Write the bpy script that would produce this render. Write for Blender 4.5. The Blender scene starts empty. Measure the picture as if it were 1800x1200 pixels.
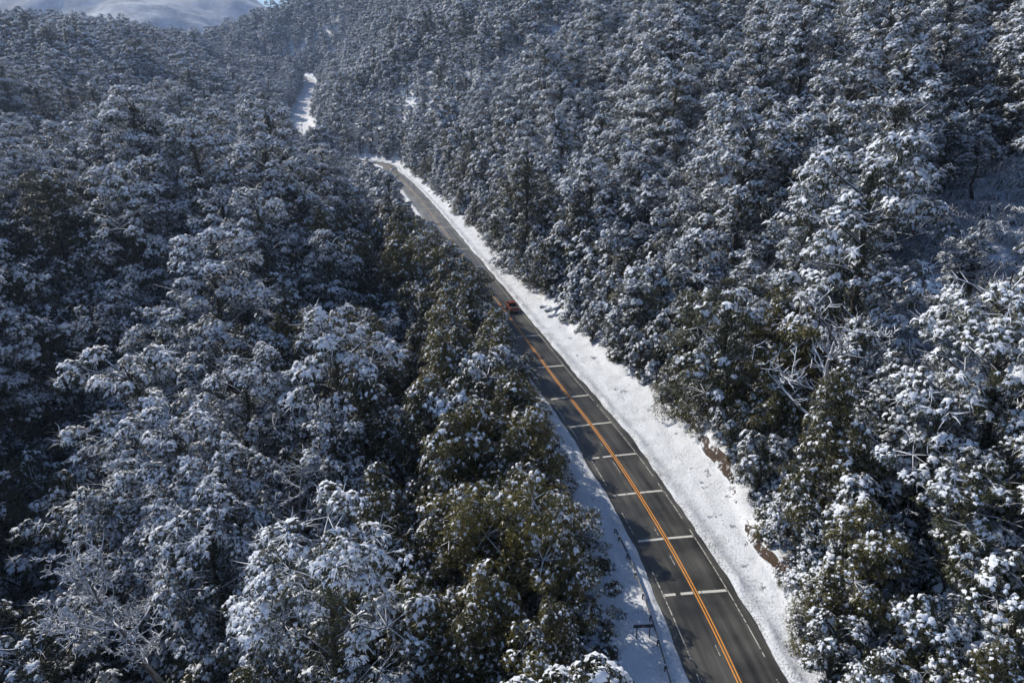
import bpy, math, random
import numpy as np
from mathutils import Vector, Matrix, noise as mnoise

R = math.radians
rnd = random.Random(11)
rng = np.random.default_rng(11)
scene = bpy.context.scene
C = scene.collection

# ------------------------------------------------------------------ camera, sky, sun, exposure
CAM_H, PITCH, FPX = 46.0, math.atan(450 / 1200), 1200.0
cam_d = bpy.data.cameras.new('camera')
cam_d.lens = 24.0
cam_d.sensor_width = 36.0
cam_d.clip_start = 0.5
cam_d.clip_end = 20000
cam = bpy.data.objects.new('camera', cam_d)
cam.location = (0, 0, CAM_H)
cam.rotation_euler = (R(90) - PITCH, 0, 0)
C.objects.link(cam)
scene.camera = cam

SUN_AZ, SUN_EL = R(-46), R(35)          # azimuth from +Y, negative towards -X
world = bpy.data.worlds.new('World')
scene.world = world
world.use_nodes = True
wn = world.node_tree
wn.nodes.clear()
wo = wn.nodes.new('ShaderNodeOutputWorld')
wb = wn.nodes.new('ShaderNodeBackground')
sky = wn.nodes.new('ShaderNodeTexSky')
sky.sky_type = 'NISHITA'
sky.sun_disc = False
sky.sun_elevation = SUN_EL
sky.sun_rotation = SUN_AZ
sky.altitude = 900
sky.air_density = 1.0
sky.dust_density = 0.4
sky.ozone_density = 4.5
wb.inputs['Strength'].default_value = 0.10
wn.links.new(sky.outputs[0], wb.inputs[0])
wn.links.new(wb.outputs[0], wo.inputs[0])

sun_d = bpy.data.lights.new('sun', 'SUN')
sun_d.energy = 5.0
sun_d.angle = R(0.5)
sun_d.color = (1.0, 0.93, 0.82)
sun = bpy.data.objects.new('sun', sun_d)
sdir = Vector((math.sin(SUN_AZ) * math.cos(SUN_EL), math.cos(SUN_AZ) * math.cos(SUN_EL), math.sin(SUN_EL)))
sun.rotation_euler = sdir.to_track_quat('Z', 'Y').to_euler()
sun.location = sdir * 400
C.objects.link(sun)

vs = scene.view_settings
vs.view_transform = 'Standard'
vs.look = 'None'
vs.exposure = 0.22
vs.gamma = 1.0
vs.use_curve_mapping = False
cy = scene.cycles
cy.max_bounces = 5
cy.diffuse_bounces = 3
cy.glossy_bounces = 2
cy.transmission_bounces = 2
cy.transparent_max_bounces = 4
cy.volume_bounces = 0
cy.caustics_reflective = False
cy.caustics_refractive = False
cy.use_denoising = True
cy.use_adaptive_sampling = True
cy.adaptive_threshold = 0.03
cy.adaptive_min_samples = 16

# ------------------------------------------------------------------ helpers
HAZE = 1.4e-4
SP, CP = math.sin(PITCH), math.cos(PITCH)


def at_depth(px, py, depth):
    """a point of the place seen at a pixel of the 1800 px photograph, at a depth along the lens axis"""
    v, u = (py - 600) / FPX, (px - 900) / FPX
    return Vector((u * depth, (CP - v * SP) * depth, CAM_H - (SP + v * CP) * depth))


def on_plane(px, py, z=0.0):
    v = (py - 600) / FPX
    return at_depth(px, py, (CAM_H - z) / (SP + v * CP))


def project(p):
    x, y, z = p[0], p[1], p[2] - CAM_H
    d = y * CP - z * SP
    up = y * SP + z * CP
    if d < 1:
        return None
    return 900 + FPX * x / d, 600 - FPX * up / d, d


def mesh_np(name, verts, tris, mats, mat_idx=None, smooth=True, quads=None):
    verts = np.asarray(verts, dtype=np.float32).reshape(-1, 3)
    tris = np.asarray(tris, dtype=np.int32)
    k = tris.shape[1]
    me = bpy.data.meshes.new(name)
    me.vertices.add(len(verts))
    me.vertices.foreach_set('co', verts.ravel())
    me.loops.add(tris.size)
    me.loops.foreach_set('vertex_index', tris.ravel())
    me.polygons.add(len(tris))
    me.polygons.foreach_set('loop_start', np.arange(0, tris.size, k, dtype=np.int32))
    me.polygons.foreach_set('loop_total', np.full(len(tris), k, dtype=np.int32))
    me.polygons.foreach_set('use_smooth', np.full(len(tris), smooth, dtype=bool))
    if mat_idx is not None:
        me.polygons.foreach_set('material_index', np.asarray(mat_idx, dtype=np.int32))
    me.update(calc_edges=True)
    for m in (mats if isinstance(mats, (list, tuple)) else [mats]):
        me.materials.append(m)
    return me


def link(name, data, parent=None, loc=(0, 0, 0), rot=(0, 0, 0)):
    o = bpy.data.objects.new(name, data)
    C.objects.link(o)
    o.location = loc
    o.rotation_euler = rot
    if parent is not None:
        o.parent = parent
    return o


def tag(o, label=None, cat=None, group=None, kind=None):
    if label: o['label'] = label
    if cat: o['category'] = cat
    if group: o['group'] = group
    if kind: o['kind'] = kind
    return o


class MB:
    """collects simple solids into one mesh"""
    def __init__(self):
        self.v, self.f = [], []

    def poly(self, pts, faces):
        b = len(self.v)
        self.v += [tuple(p) for p in pts]
        for f in faces:
            self.f.append(tuple(b + i for i in f))

    def box(self, c, s, m=None):
        x, y, z = s[0] / 2, s[1] / 2, s[2] / 2
        p = [Vector((sx * x, sy * y, sz * z)) for sz in (-1, 1) for sy in (-1, 1) for sx in (-1, 1)]
        if m is not None: p = [m @ q for q in p]
        p = [q + Vector(c) for q in p]
        self.poly(p, [(0, 2, 3, 1), (4, 5, 7, 6), (0, 1, 5, 4), (2, 6, 7, 3), (0, 4, 6, 2), (1, 3, 7, 5)])

    def tube(self, pts, radii, n=6, cap=True):
        pts = [Vector(p) for p in pts]
        rings = []
        for i, p in enumerate(pts):
            d = (pts[min(i + 1, len(pts) - 1)] - pts[max(i - 1, 0)]).normalized()
            a = d.cross(Vector((0, 0, 1)) if abs(d.z) < .9 else Vector((1, 0, 0))).normalized()
            b = d.cross(a)
            rings.append([p + (a * math.cos(2 * math.pi * k / n) + b * math.sin(2 * math.pi * k / n)) * radii[i] for k in range(n)])
        b0 = len(self.v)
        for r in rings: self.v += [tuple(q) for q in r]
        for i in range(len(pts) - 1):
            for k in range(n):
                k2 = (k + 1) % n
                self.f.append((b0 + i * n + k, b0 + i * n + k2, b0 + (i + 1) * n + k2, b0 + (i + 1) * n + k))
        if cap:
            self.f.append(tuple(b0 + k for k in range(n)))
            self.f.append(tuple(b0 + (len(pts) - 1) * n + k for k in reversed(range(n))))

    def mesh(self, name, mat, smooth=False):
        me = bpy.data.meshes.new(name)
        me.from_pydata(self.v, [], self.f)
        for m in (mat if isinstance(mat, (list, tuple)) else [mat]): me.materials.append(m)
        if smooth: me.polygons.foreach_set('use_smooth', [True] * len(me.polygons))
        me.update()
        return me

    def build(self, name, mat, parent=None, loc=(0, 0, 0), rot=(0, 0, 0), smooth=False, bevel=0):
        o = link(name, self.mesh(name, mat, smooth), parent, loc, rot)
        if bevel:
            b = o.modifiers.new('bevel', 'BEVEL'); b.width = bevel; b.segments = 2; b.limit_method = 'ANGLE'
        return o


# ------------------------------------------------------------------ materials
def new_mat(name):
    m = bpy.data.materials.new(name)
    m.use_nodes = True
    n = m.node_tree
    return m, n, n.nodes['Principled BSDF'], lambda t, **k: _node(n, t, **k)


def _node(n, t, **k):
    x = n.nodes.new('ShaderNode' + t)
    for a, b in k.items():
        if a.startswith('i_'): x.inputs[a[2:].replace('_', ' ')].default_value = b
        else: setattr(x, a, b)
    return x


def ramp(n, a, b, ca=(0, 0, 0, 1), cb=(1, 1, 1, 1)):
    r = n.nodes.new('ShaderNodeValToRGB')
    r.color_ramp.elements[0].position = a
    r.color_ramp.elements[1].position = b
    r.color_ramp.elements[0].color = ca
    r.color_ramp.elements[1].color = cb
    return r


def plain(name, col, rough=.6, metal=0.0, var=.25, scale=8.0):
    m, n, b, N = new_mat(name)
    t = N('TexNoise', i_Scale=scale, i_Detail=4.0)
    co = N('TexCoord'); n.links.new(co.outputs['Object'], t.inputs['Vector'])
    r = ramp(n, .3, .7, tuple(c * (1 - var) for c in col) + (1,), tuple(min(1, c * (1 + var)) for c in col) + (1,))
    n.links.new(t.outputs['Fac'], r.inputs[0]); n.links.new(r.outputs[0], b.inputs['Base Color'])
    b.inputs['Roughness'].default_value = rough
    b.inputs['Metallic'].default_value = metal
    return m


SNOW = (0.78, 0.82, 0.89, 1)


def mat_canopy_snow():
    m, n, b, N = new_mat('canopy_snow')
    g = N('NewGeometry')
    t = N('TexNoise', i_Scale=2.3, i_Detail=5.0, i_Roughness=.65)
    n.links.new(g.outputs['Position'], t.inputs['Vector'])
    r = ramp(n, .36, .62, (.62, .66, .72, 1), SNOW)
    n.links.new(t.outputs['Fac'], r.inputs[0])
    n.links.new(r.outputs[0], b.inputs['Base Color'])
    b.inputs['Roughness'].default_value = .75
    b.inputs['Specular IOR Level'].default_value = .3
    bp_ = N('Bump', i_Strength=.55, i_Distance=.12)
    t2 = N('TexNoise', i_Scale=6.0, i_Detail=3.0)
    n.links.new(g.outputs['Position'], t2.inputs['Vector'])
    n.links.new(t2.outputs['Fac'], bp_.inputs['Height'])
    n.links.new(bp_.outputs[0], b.inputs['Normal'])
    return m


def mat_leaf(name, c1, c2):
    m, n, b, N = new_mat(name)
    g = N('NewGeometry'); oi = N('ObjectInfo')
    t = N('TexNoise', i_Scale=.9, i_Detail=3.0)
    n.links.new(g.outputs['Position'], t.inputs['Vector'])
    mx = N('Math', operation='ADD'); mx.use_clamp = True
    ms = N('Math', operation='MULTIPLY_ADD'); ms.inputs[1].default_value = .5; ms.inputs[2].default_value = -.25
    n.links.new(oi.outputs['Random'], ms.inputs[0])
    n.links.new(t.outputs['Fac'], mx.inputs[0]); n.links.new(ms.outputs[0], mx.inputs[1])
    r = ramp(n, .3, .72, c1 + (1,), c2 + (1,))
    n.links.new(mx.outputs[0], r.inputs[0])
    n.links.new(r.outputs[0], b.inputs['Base Color'])
    b.inputs['Roughness'].default_value = .42
    tr = N('BsdfTranslucent'); n.links.new(r.outputs[0], tr.inputs['Color'])
    mix = N('MixShader'); mix.inputs[0].default_value = .22
    n.links.new(b.outputs[0], mix.inputs[1]); n.links.new(tr.outputs[0], mix.inputs[2])
    n.links.new(mix.outputs[0], n.nodes['Material Output'].inputs['Surface'])
    return m


def mat_snowy(name, col, lo, hi, rough=.8, scale=3.0, amp=.5):
    """bark or wood carrying snow on whatever faces up"""
    m, n, b, N = new_mat(name)
    g = N('NewGeometry')
    sx = N('SeparateXYZ'); n.links.new(g.outputs['Normal'], sx.inputs[0])
    t = N('TexNoise', i_Scale=scale, i_Detail=4.0); n.links.new(g.outputs['Position'], t.inputs['Vector'])
    ma = N('Math', operation='MULTIPLY_ADD'); ma.inputs[1].default_value = amp; ma.inputs[2].default_value = -amp / 2
    n.links.new(t.outputs['Fac'], ma.inputs[0])
    ad = N('Math', operation='ADD'); n.links.new(sx.outputs['Z'], ad.inputs[0]); n.links.new(ma.outputs[0], ad.inputs[1])
    r = ramp(n, max(0, lo), hi)
    mr = N('MapRange'); mr.inputs['From Min'].default_value = lo; mr.inputs['From Max'].default_value = hi
    n.links.new(ad.outputs[0], mr.inputs['Value'])
    t2 = N('TexNoise', i_Scale=9.0, i_Detail=5.0); n.links.new(g.outputs['Position'], t2.inputs['Vector'])
    rc = ramp(n, .3, .7, tuple(c * .6 for c in col) + (1,), tuple(c * 1.4 for c in col) + (1,))
    n.links.new(t2.outputs['Fac'], rc.inputs[0])
    mx = N('Mix', data_type='RGBA')
    n.links.new(mr.outputs[0], mx.inputs['Factor'])
    n.links.new(rc.outputs[0], mx.inputs['A']); mx.inputs['B'].default_value = SNOW
    n.links.new(mx.outputs['Result'], b.inputs['Base Color'])
    b.inputs['Roughness'].default_value = rough
    bu = N('Bump', i_Strength=.6, i_Distance=.05); n.links.new(t2.outputs['Fac'], bu.inputs['Height'])
    n.links.new(bu.outputs[0], b.inputs['Normal'])
    return m


def mat_ground(name, speck, SNOW=(.78, .82, .89, 1)):
    m, n, b, N = new_mat(name)
    g = N('NewGeometry')
    sx = N('SeparateXYZ'); n.links.new(g.outputs['True Normal'], sx.inputs[0])
    t = N('TexNoise', i_Scale=1.3, i_Detail=6.0, i_Roughness=.7); n.links.new(g.outputs['Position'], t.inputs['Vector'])
    ma = N('Math', operation='MULTIPLY_ADD'); ma.inputs[1].default_value = 1.5; ma.inputs[2].default_value = -.75
    n.links.new(t.outputs['Fac'], ma.inputs[0])
    ad = N('Math', operation='ADD'); n.links.new(sx.outputs['Z'], ad.inputs[0]); n.links.new(ma.outputs[0], ad.inputs[1])
    mr = N('MapRange'); mr.inputs['From Min'].default_value = .46; mr.inputs['From Max'].default_value = .58
    n.links.new(ad.outputs[0], mr.inputs['Value'])
    soil = N('TexNoise', i_Scale=5.0, i_Detail=6.0); n.links.new(g.outputs['Position'], soil.inputs['Vector'])
    rs = ramp(n, .3, .7, (.022, .013, .008, 1), (.075, .042, .024, 1)); n.links.new(soil.outputs['Fac'], rs.inputs[0])
    # grass and grit showing through thin snow
    t3 = N('TexNoise', i_Scale=5.5, i_Detail=8.0, i_Roughness=.72); n.links.new(g.outputs['Position'], t3.inputs['Vector'])
    t4 = N('TexNoise', i_Scale=.35, i_Detail=3.0); n.links.new(g.outputs['Position'], t4.inputs['Vector'])
    m4 = N('Math', operation='MULTIPLY_ADD'); m4.inputs[1].default_value = .35; m4.inputs[2].default_value = -.175
    n.links.new(t4.outputs['Fac'], m4.inputs[0])
    a4 = N('Math', operation='ADD'); n.links.new(t3.outputs['Fac'], a4.inputs[0]); n.links.new(m4.outputs[0], a4.inputs[1])
    gt = N('Attribute'); gt.attribute_name = 'grit'
    ga = N('Math', operation='MULTIPLY_ADD'); ga.inputs[1].default_value = .10
    n.links.new(gt.outputs['Fac'], ga.inputs[0]); n.links.new(a4.outputs[0], ga.inputs[2]); a4 = ga
    r3 = ramp(n, .56, .74, SNOW, (.62 - .3 * speck, .62 - .3 * speck, .60 - .3 * speck, 1)); n.links.new(a4.outputs[0], r3.inputs[0])
    mx = N('Mix', data_type='RGBA'); n.links.new(mr.outputs[0], mx.inputs['Factor'])
    n.links.new(rs.outputs[0], mx.inputs['A']); n.links.new(r3.outputs[0], mx.inputs['B'])
    n.links.new(mx.outputs['Result'], b.inputs['Base Color'])
    b.inputs['Roughness'].default_value = .7
    b.inputs['Specular IOR Level'].default_value = .3
    bu = N('Bump', i_Strength=1.0, i_Distance=.16)
    t5 = N('TexNoise', i_Scale=2.6, i_Detail=7.0, i_Roughness=.65); n.links.new(g.outputs['Position'], t5.inputs['Vector'])
    n.links.new(t5.outputs['Fac'], bu.inputs['Height']); n.links.new(bu.outputs[0], b.inputs['Normal'])
    return m


def mat_asphalt():
    m, n, b, N = new_mat('asphalt')
    g = N('NewGeometry')
    uv = N('UVMap'); uv.uv_map = 'road'                         # u across (m), v along (m)
    mp = N('Mapping'); mp.inputs['Scale'].default_value = (1.6, .06, 1); n.links.new(uv.outputs[0], mp.inputs[0])
    streak = N('TexNoise', i_Scale=1.0, i_Detail=5.0); n.links.new(mp.outputs[0], streak.inputs['Vector'])
    blot = N('TexNoise', i_Scale=.16, i_Detail=5.0, i_Roughness=.6); n.links.new(g.outputs['Position'], blot.inputs['Vector'])
    fine = N('TexNoise', i_Scale=30.0, i_Detail=2.0); n.links.new(g.outputs['Position'], fine.inputs['Vector'])
    r1 = ramp(n, .35, .68, (.030, .029, .027, 1), (.092, .089, .081, 1)); n.links.new(streak.outputs['Fac'], r1.inputs[0])
    r2 = ramp(n, .38, .62, (.62, .62, .62, 1), (1.25, 1.25, 1.22, 1)); n.links.new(blot.outputs['Fac'], r2.inputs[0])
    mu = N('Mix', data_type='RGBA', blend_type='MULTIPLY'); mu.inputs['Factor'].default_value = 1
    n.links.new(r1.outputs[0], mu.inputs['A']); n.links.new(r2.outputs[0], mu.inputs['B'])
    rf = ramp(n, .3, .7, (.8, .8, .8, 1), (1.2, 1.2, 1.2, 1)); n.links.new(fine.outputs['Fac'], rf.inputs[0])
    mf = N('Mix', data_type='RGBA', blend_type='MULTIPLY'); mf.inputs['Factor'].default_value = 1
    n.links.new(mu.outputs['Result'], mf.inputs['A']); n.links.new(rf.outputs[0], mf.inputs['B'])
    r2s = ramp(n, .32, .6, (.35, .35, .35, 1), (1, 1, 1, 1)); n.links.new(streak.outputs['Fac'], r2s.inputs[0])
    # packed slush on the far climb
    sl = N('Attribute'); sl.attribute_name = 'slush'
    ns = N('TexNoise', i_Scale=.5, i_Detail=5.0); n.links.new(mp.outputs[0], ns.inputs['Vector'])
    sa = N('Math', operation='MULTIPLY_ADD'); sa.inputs[1].default_value = 1.6; n.links.new(ns.outputs['Fac'], sa.inputs[0])
    sb = N('Math', operation='SUBTRACT'); n.links.new(sl.outputs['Fac'], sb.inputs[0]); sb.inputs[1].default_value = 1.1
    n.links.new(sb.outputs[0], sa.inputs[2])
    sc_ = N('MapRange'); sc_.inputs['From Min'].default_value = .1; sc_.inputs['From Max'].default_value = .6
    n.links.new(sa.outputs[0], sc_.inputs['Value'])
    ms = N('Mix', data_type='RGBA'); n.links.new(sc_.outputs[0], ms.inputs['Factor'])
    glr = N('Attribute'); glr.attribute_name = 'road_glare'  # sky glare on the far road, painted into the asphalt as a paler tone
    sm1 = N('Math', operation='MULTIPLY'); n.links.new(glr.outputs['Fac'], sm1.inputs[0]); n.links.new(r2s.outputs[0], sm1.inputs[1])
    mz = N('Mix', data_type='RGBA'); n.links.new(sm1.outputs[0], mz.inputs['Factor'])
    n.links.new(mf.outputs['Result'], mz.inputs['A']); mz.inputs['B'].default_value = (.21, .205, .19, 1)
    n.links.new(mz.outputs['Result'], ms.inputs['A']); ms.inputs['B'].default_value = (.72, .72, .73, 1)
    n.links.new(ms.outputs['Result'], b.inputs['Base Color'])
    rr = ramp(n, .36, .64, (.34, .34, .34, 1), (.62, .62, .62, 1)); n.links.new(blot.outputs['Fac'], rr.inputs[0])
    n.links.new(rr.outputs[0], b.inputs['Roughness'])
    bu = N('Bump', i_Strength=.25, i_Distance=.02); n.links.new(fine.outputs['Fac'], bu.inputs['Height']); n.links.new(bu.outputs[0], b.inputs['Normal'])
    return m


def mat_paint(name, col, wear):
    m, n, b, N = new_mat(name)
    g = N('NewGeometry')
    t = N('TexNoise', i_Scale=2.2, i_Detail=7.0, i_Roughness=.7); n.links.new(g.outputs['Position'], t.inputs['Vector'])
    r = ramp(n, wear - .03, wear + .05, (.06, .058, .053, 1), col + (1,)); n.links.new(t.outputs['Fac'], r.inputs[0])
    n.links.new(r.outputs[0], b.inputs['Base Color'])
    b.inputs['Roughness'].default_value = .55
    return m


M_SNOWC = mat_canopy_snow()
M_LEAF = mat_leaf('leaf_olive', (.026, .032, .017), (.070, .074, .032))
M_LEAF2 = mat_leaf('leaf_green', (.048, .048, .015), (.15, .130, .036))
M_BARK = mat_snowy('bark', (.035, .028, .024), .35, .75)
M_SNAG = mat_snowy('frosted_wood', (.09, .08, .072), -.10, .40)
M_LOG = mat_snowy('fallen_wood', (.05, .04, .032), .15, .45)
M_CANE = mat_snowy('frosted_cane', (.10, .09, .07), -.25, .45, amp=1.0)
M_GROUND = mat_ground('ground_snow', .6)
M_VERGE = mat_ground('verge_snow', 1.6, (.71, .74, .785, 1))
M_ROAD = mat_asphalt()
M_WHITE = mat_paint('white_paint', (.62, .60, .54), .34)
M_EDGE = mat_paint('worn_white_paint', (.52, .50, .45), .46)
M_YEL = mat_paint('yellow_paint', (.74, .31, .05), .33)
M_YEL2 = mat_paint('faded_yellow_paint', (.50, .33, .13), .42)
M_STEEL = mat_snowy('galvanised_steel', (.11, .12, .13), .75, .95, rough=.45)
M_GRASS = plain('dry_grass', (.16, .12, .07), .8)

# ------------------------------------------------------------------ the road line
pix = [(1300, 1200), (1262, 1115), (1225, 1040), (1170, 945), (1122, 865), (1080, 802), (1040, 746), (1000, 697), (962, 648), (922, 592), (882, 540), (838, 482), (795, 425), (770, 392), (745, 360), (715, 325), (690, 303)]
ctrl = [Vector((23, -60, 0)), Vector((21.5, -20, 0)), Vector((20.3, 15, 0))] + [on_plane(x, y) for x, y in pix]
ctrl += [on_plane(668, 287), Vector((-140, 480, 2)), Vector((-168, 555, 7)), Vector((-190, 629, 15.6)), Vector((-210, 729, 27)), Vector((-234, 841, 40)), Vector((-250, 912, 49)), Vector((-276, 962, 57)), Vector((-330, 985, 60)), Vector((-420, 1000, 64))]


def catmull(pts, step):
    out = []
    for i in range(1, len(pts) - 2):
        p0, p1, p2, p3 = pts[i - 1:i + 3]
        n = max(2, int((p2 - p1).length / step))
        for k in range(n):
            t = k / n
            out.append(.5 * ((2 * p1) + (p2 - p0) * t + (2 * p0 - 5 * p1 + 4 * p2 - p3) * t * t + (3 * p1 - p0 - 3 * p2 + p3) * t ** 3))
    out.append(pts[-2])
    return out


raw = np.array([tuple(p) for p in catmull(ctrl, 1.0)])
for _ in range(2):      # ease the hand-read kinks
    k = np.ones(15) / 15
    pad = np.pad(raw, ((7, 7), (0, 0)), mode='edge')
    sm = np.stack([np.convolve(pad[:, i], k, 'valid') for i in range(3)], 1)
    sm[:8] = raw[:8]; sm[-8:] = raw[-8:]
    raw = sm
seg = np.linalg.norm(np.diff(raw, axis=0), axis=1)
arc = np.concatenate([[0], np.cumsum(seg)])
SLEN = arc[-1]


def road_at(s):
    s = np.asarray(s, float)
    p = np.stack([np.interp(s, arc, raw[:, i]) for i in range(3)], -1)
    a = np.stack([np.interp(s + 1.5, arc, raw[:, i]) for i in range(3)], -1)
    b = np.stack([np.interp(s - 1.5, arc, raw[:, i]) for i in range(3)], -1)
    d = a - b
    d[..., 2] = 0
    d /= np.linalg.norm(d, axis=-1, keepdims=True) + 1e-9
    r = np.stack([d[..., 1], -d[..., 0], np.zeros_like(d[..., 0])], -1)
    return p, d, r


RS = np.arange(0, SLEN, 2.0)
RP, RD, RR = road_at(RS)


def road_st(xy):
    """arc length, signed offset (right positive) and road height for points"""
    xy = np.asarray(xy, float).reshape(-1, 2)
    s = np.zeros(len(xy)); t = np.zeros(len(xy)); z = np.zeros(len(xy))
    for a in range(0, len(xy), 4000):
        q = xy[a:a + 4000]
        d2 = ((q[:, None, :] - RP[None, :, :2]) ** 2).sum(-1)
        i = d2.argmin(1)
        dv = q - RP[i, :2]
        al = (dv * RD[i, :2]).sum(1)
        s[a:a + 4000] = RS[i] + np.clip(al, -1, 1)
        sg = np.sign((dv * RR[i, :2]).sum(1))
        lat = np.sqrt(np.maximum(d2[np.arange(len(q)), i] - np.clip(al, -1, 1) ** 2, 0))
        t[a:a + 4000] = sg * lat
        z[a:a + 4000] = np.interp(s[a:a + 4000], arc, raw[:, 2])
    return s, t, z


S0 = float(np.interp(0, raw[:60, 1], arc[:60])) if False else float(arc[np.argmin(np.abs(raw[:, 1] - 0))])

# ------------------------------------------------------------------ terrain height
cp = []
for s in np.arange(0, SLEN, 28):
    p, d, r = road_at(s)
    for t, dz in ((-9, -.4), (0, 0), (9, .6)):
        cp.append((*(p + r * t)[:2], p[2] + dz))
for s in np.arange(0, 470, 45):
    p, d, r = road_at(s)
    g = .56 if s < 170 else .66
    for t in (35, 60, 110, 190, 320):
        k = t - 10
        cp.append((*(p + r * t)[:2], p[2] + g * k * (1 - k / 900)))
for s in np.arange(0, S0 + 330, 24):         # the ground drops away below the road
    p, d, r = road_at(s)
    for t, dz in ((-15, -3.2), (-25, -7.0)):
        cp.append((*(p + r * t)[:2], p[2] + dz))
for x, y, z in [(-76, 510, 36), (-35, 460, 40), (-126, 570, 30), (-110, 640, 62), (-60, 700, 100), (-130, 800, 92), (-150, 950, 140), (0, 900, 175), (150, 800, 200), (400, 700, 260), (500, 300, 260), (-240, 1080, 152), (-350, 1140, 140), (0, 1200, 190),
                (600, 0, 260), (500, -100, 230),
                # left side; gully deepened and ridge raised so that shade falls into it
                (-30, 37, -13), (-38, 75, -9), (-64, 50, -36), (-74, 82, -42), (-86, 108, -38), (-72, 126, -20), (-116, 128, 14), (-106, 92, 6), (-102, 60, 0), (-48, 112, 0), (-45, 150, 6), (-50, 208, 13), (-40, 180, 8), (-70, 170, 3), (-85, 240, 8), (-75, 300, 4),
                (-108, 150, 12), (-140, 190, 8), (-155, 225, 5), (-120, 300, 6), (-180, 290, 4), (-130, 380, 2), (-230, 340, 14), (-200, 430, 16), (-275, 393, 28), (-300, 520, 48), (-260, 600, 40), (-430, 614, 76), (-520, 700, 88), (-330, 750, 62), (-380, 880, 84), (-300, 850, 56), (-480, 900, 90),
                (-250, 150, 10), (-350, 250, 25), (-500, 400, 55), (-100, 20, -8), (-130, 70, 10), (-200, 0, 0), (-400, 0, 30), (-60, -40, -15), (-40, 0, -15), (-650, 900, 86), (-500, 1150, 95), (-300, 1250, 150), (-800, 1200, 70), (-700, 600, 84), (-900, 300, 80), (300, 1500, 220), (-300, 1700, 70), (-1000, 1800, 40), (800, 1500, 260), (1200, 600, 260)]:
    cp.append((x, y, z))
cp = np.array(cp)
SC = 200.0
P_ = cp[:, :2] / SC


def tps_k(r2):
    return .5 * r2 * np.log(r2 + 1e-9)


n_ = len(P_)
K_ = tps_k(((P_[:, None] - P_[None]) ** 2).sum(-1)) + np.eye(n_) * 2e-3
Q_ = np.hstack([np.ones((n_, 1)), P_])
A_ = np.block([[K_, Q_], [Q_.T, np.zeros((3, 3))]])
W_ = np.linalg.solve(A_, np.concatenate([cp[:, 2], np.zeros(3)]))


def vnoise(x, y, seed=0):
    """smooth value noise, vectorised"""
    xi, yi = np.floor(x).astype(np.int64), np.floor(y).astype(np.int64)
    fx, fy = x - xi, y - yi
    fx, fy = fx * fx * (3 - 2 * fx), fy * fy * (3 - 2 * fy)

    def h(a, b):
        n = (a * 374761393 + b * 668265263 + seed * 974634777) & 0x7fffffff
        n = (n ^ (n >> 13)) * 1274126177 & 0x7fffffff
        return ((n ^ (n >> 16)) & 0xffff) / 65535.0
    return (h(xi, yi) * (1 - fx) + h(xi + 1, yi) * fx) * (1 - fy) + (h(xi, yi + 1) * (1 - fx) + h(xi + 1, yi + 1) * fx) * fy - .5


def fbm(x, y, seed=0, oct=4):
    v, a = 0, 1
    for o in range(oct):
        v = v + a * vnoise(x * 2 ** o, y * 2 ** o, seed + o); a *= .5
    return v


def sstep(a, b, x):
    u = np.clip((x - a) / (b - a), 0, 1)
    return u * u * (3 - 2 * u)


def right_edge(s):      # where the trees begin beside the road
    return np.interp(s - S0, [0, 42, 54, 62, 70, 82, 100, 125, 160, 215, 270, 330, 420, 480, 900], [7.3, 7.6, 9.2, 10.4, 12.6, 13.2, 11.8, 11.2, 10.8, 10.6, 9.8, 9.0, 9, 11, 12]) + 1.7 * vnoise(np.asarray(s, float) / 8.0, np.asarray(s, float) * 0, 41)


def left_edge(s):
    return np.interp(s - S0, [0, 42, 60, 90, 120, 160, 300, 420, 480, 900], [-8.6, -8.8, -8.6, -7.6, -6.9, -6.6, -6.8, -7.2, -11, -13])


def height(xy, st=None):
    xy = np.asarray(xy, float).reshape(-1, 2)
    s, t, zr = st if st is not None else road_st(xy)
    h = np.zeros(len(xy))
    for a in range(0, len(xy), 8000):
        q = xy[a:a + 8000] / SC
        h[a:a + 8000] = tps_k(((q[:, None] - P_[None]) ** 2).sum(-1)) @ W_[:n_] + W_[n_] + q @ W_[n_ + 1:]
    rho = np.hypot(xy[:, 0], xy[:, 1])
    far = sstep(1100, 2000, rho)
    h = h * (1 - far) + far * 40
    at = np.abs(t)
    h = h + fbm(xy[:, 0] / 45, xy[:, 1] / 45, 3) * 7 * sstep(18, 60, at) + fbm(xy[:, 0] / 9, xy[:, 1] / 9, 8) * 1.1 * sstep(10, 22, at)
    w = sstep(5.0, 17, at)
    h = h * w + zr * (1 - w)
    re = right_edge(s)
    q_ = s - S0
    near_cut = sstep(46, 52, q_) * (1 - sstep(84, 92, q_))
    cut = 1.5 * near_cut * np.clip(.75 + 1.2 * vnoise(s / 4.0, s * 0, 6), .2, 1.3) + .7 * np.clip(.1 + 1.6 * vnoise(s / 11.0, s * 0, 5), 0, 1)
    wob = .8 * vnoise(s / 3.0, s * 0, 7)
    h = h + cut * sstep(re - 1.5 + wob, re - .75 + wob, t) * (1 - sstep(re + 4, re + 12, t))
    h = h - .18 * np.exp(-((t - 6.0) / .9) ** 2)
    return h


def zgrow(lo, hi, fine, a, b, g=1.07):
    """spacing fine inside [a,b], growing outside"""
    xs = list(np.arange(a, b + fine, fine))
    d = fine
    while xs[-1] < hi: d *= g; xs.append(xs[-1] + d)
    d = fine
    while xs[0] > lo: d *= g; xs.insert(0, xs[0] - d)
    return np.array(xs)


def grid_faces(nx, ny):
    i = np.arange(nx * ny).reshape(ny, nx)
    return np.stack([i[:-1, :-1], i[:-1, 1:], i[1:, 1:], i[1:, :-1]], -1).reshape(-1, 4)


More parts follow.
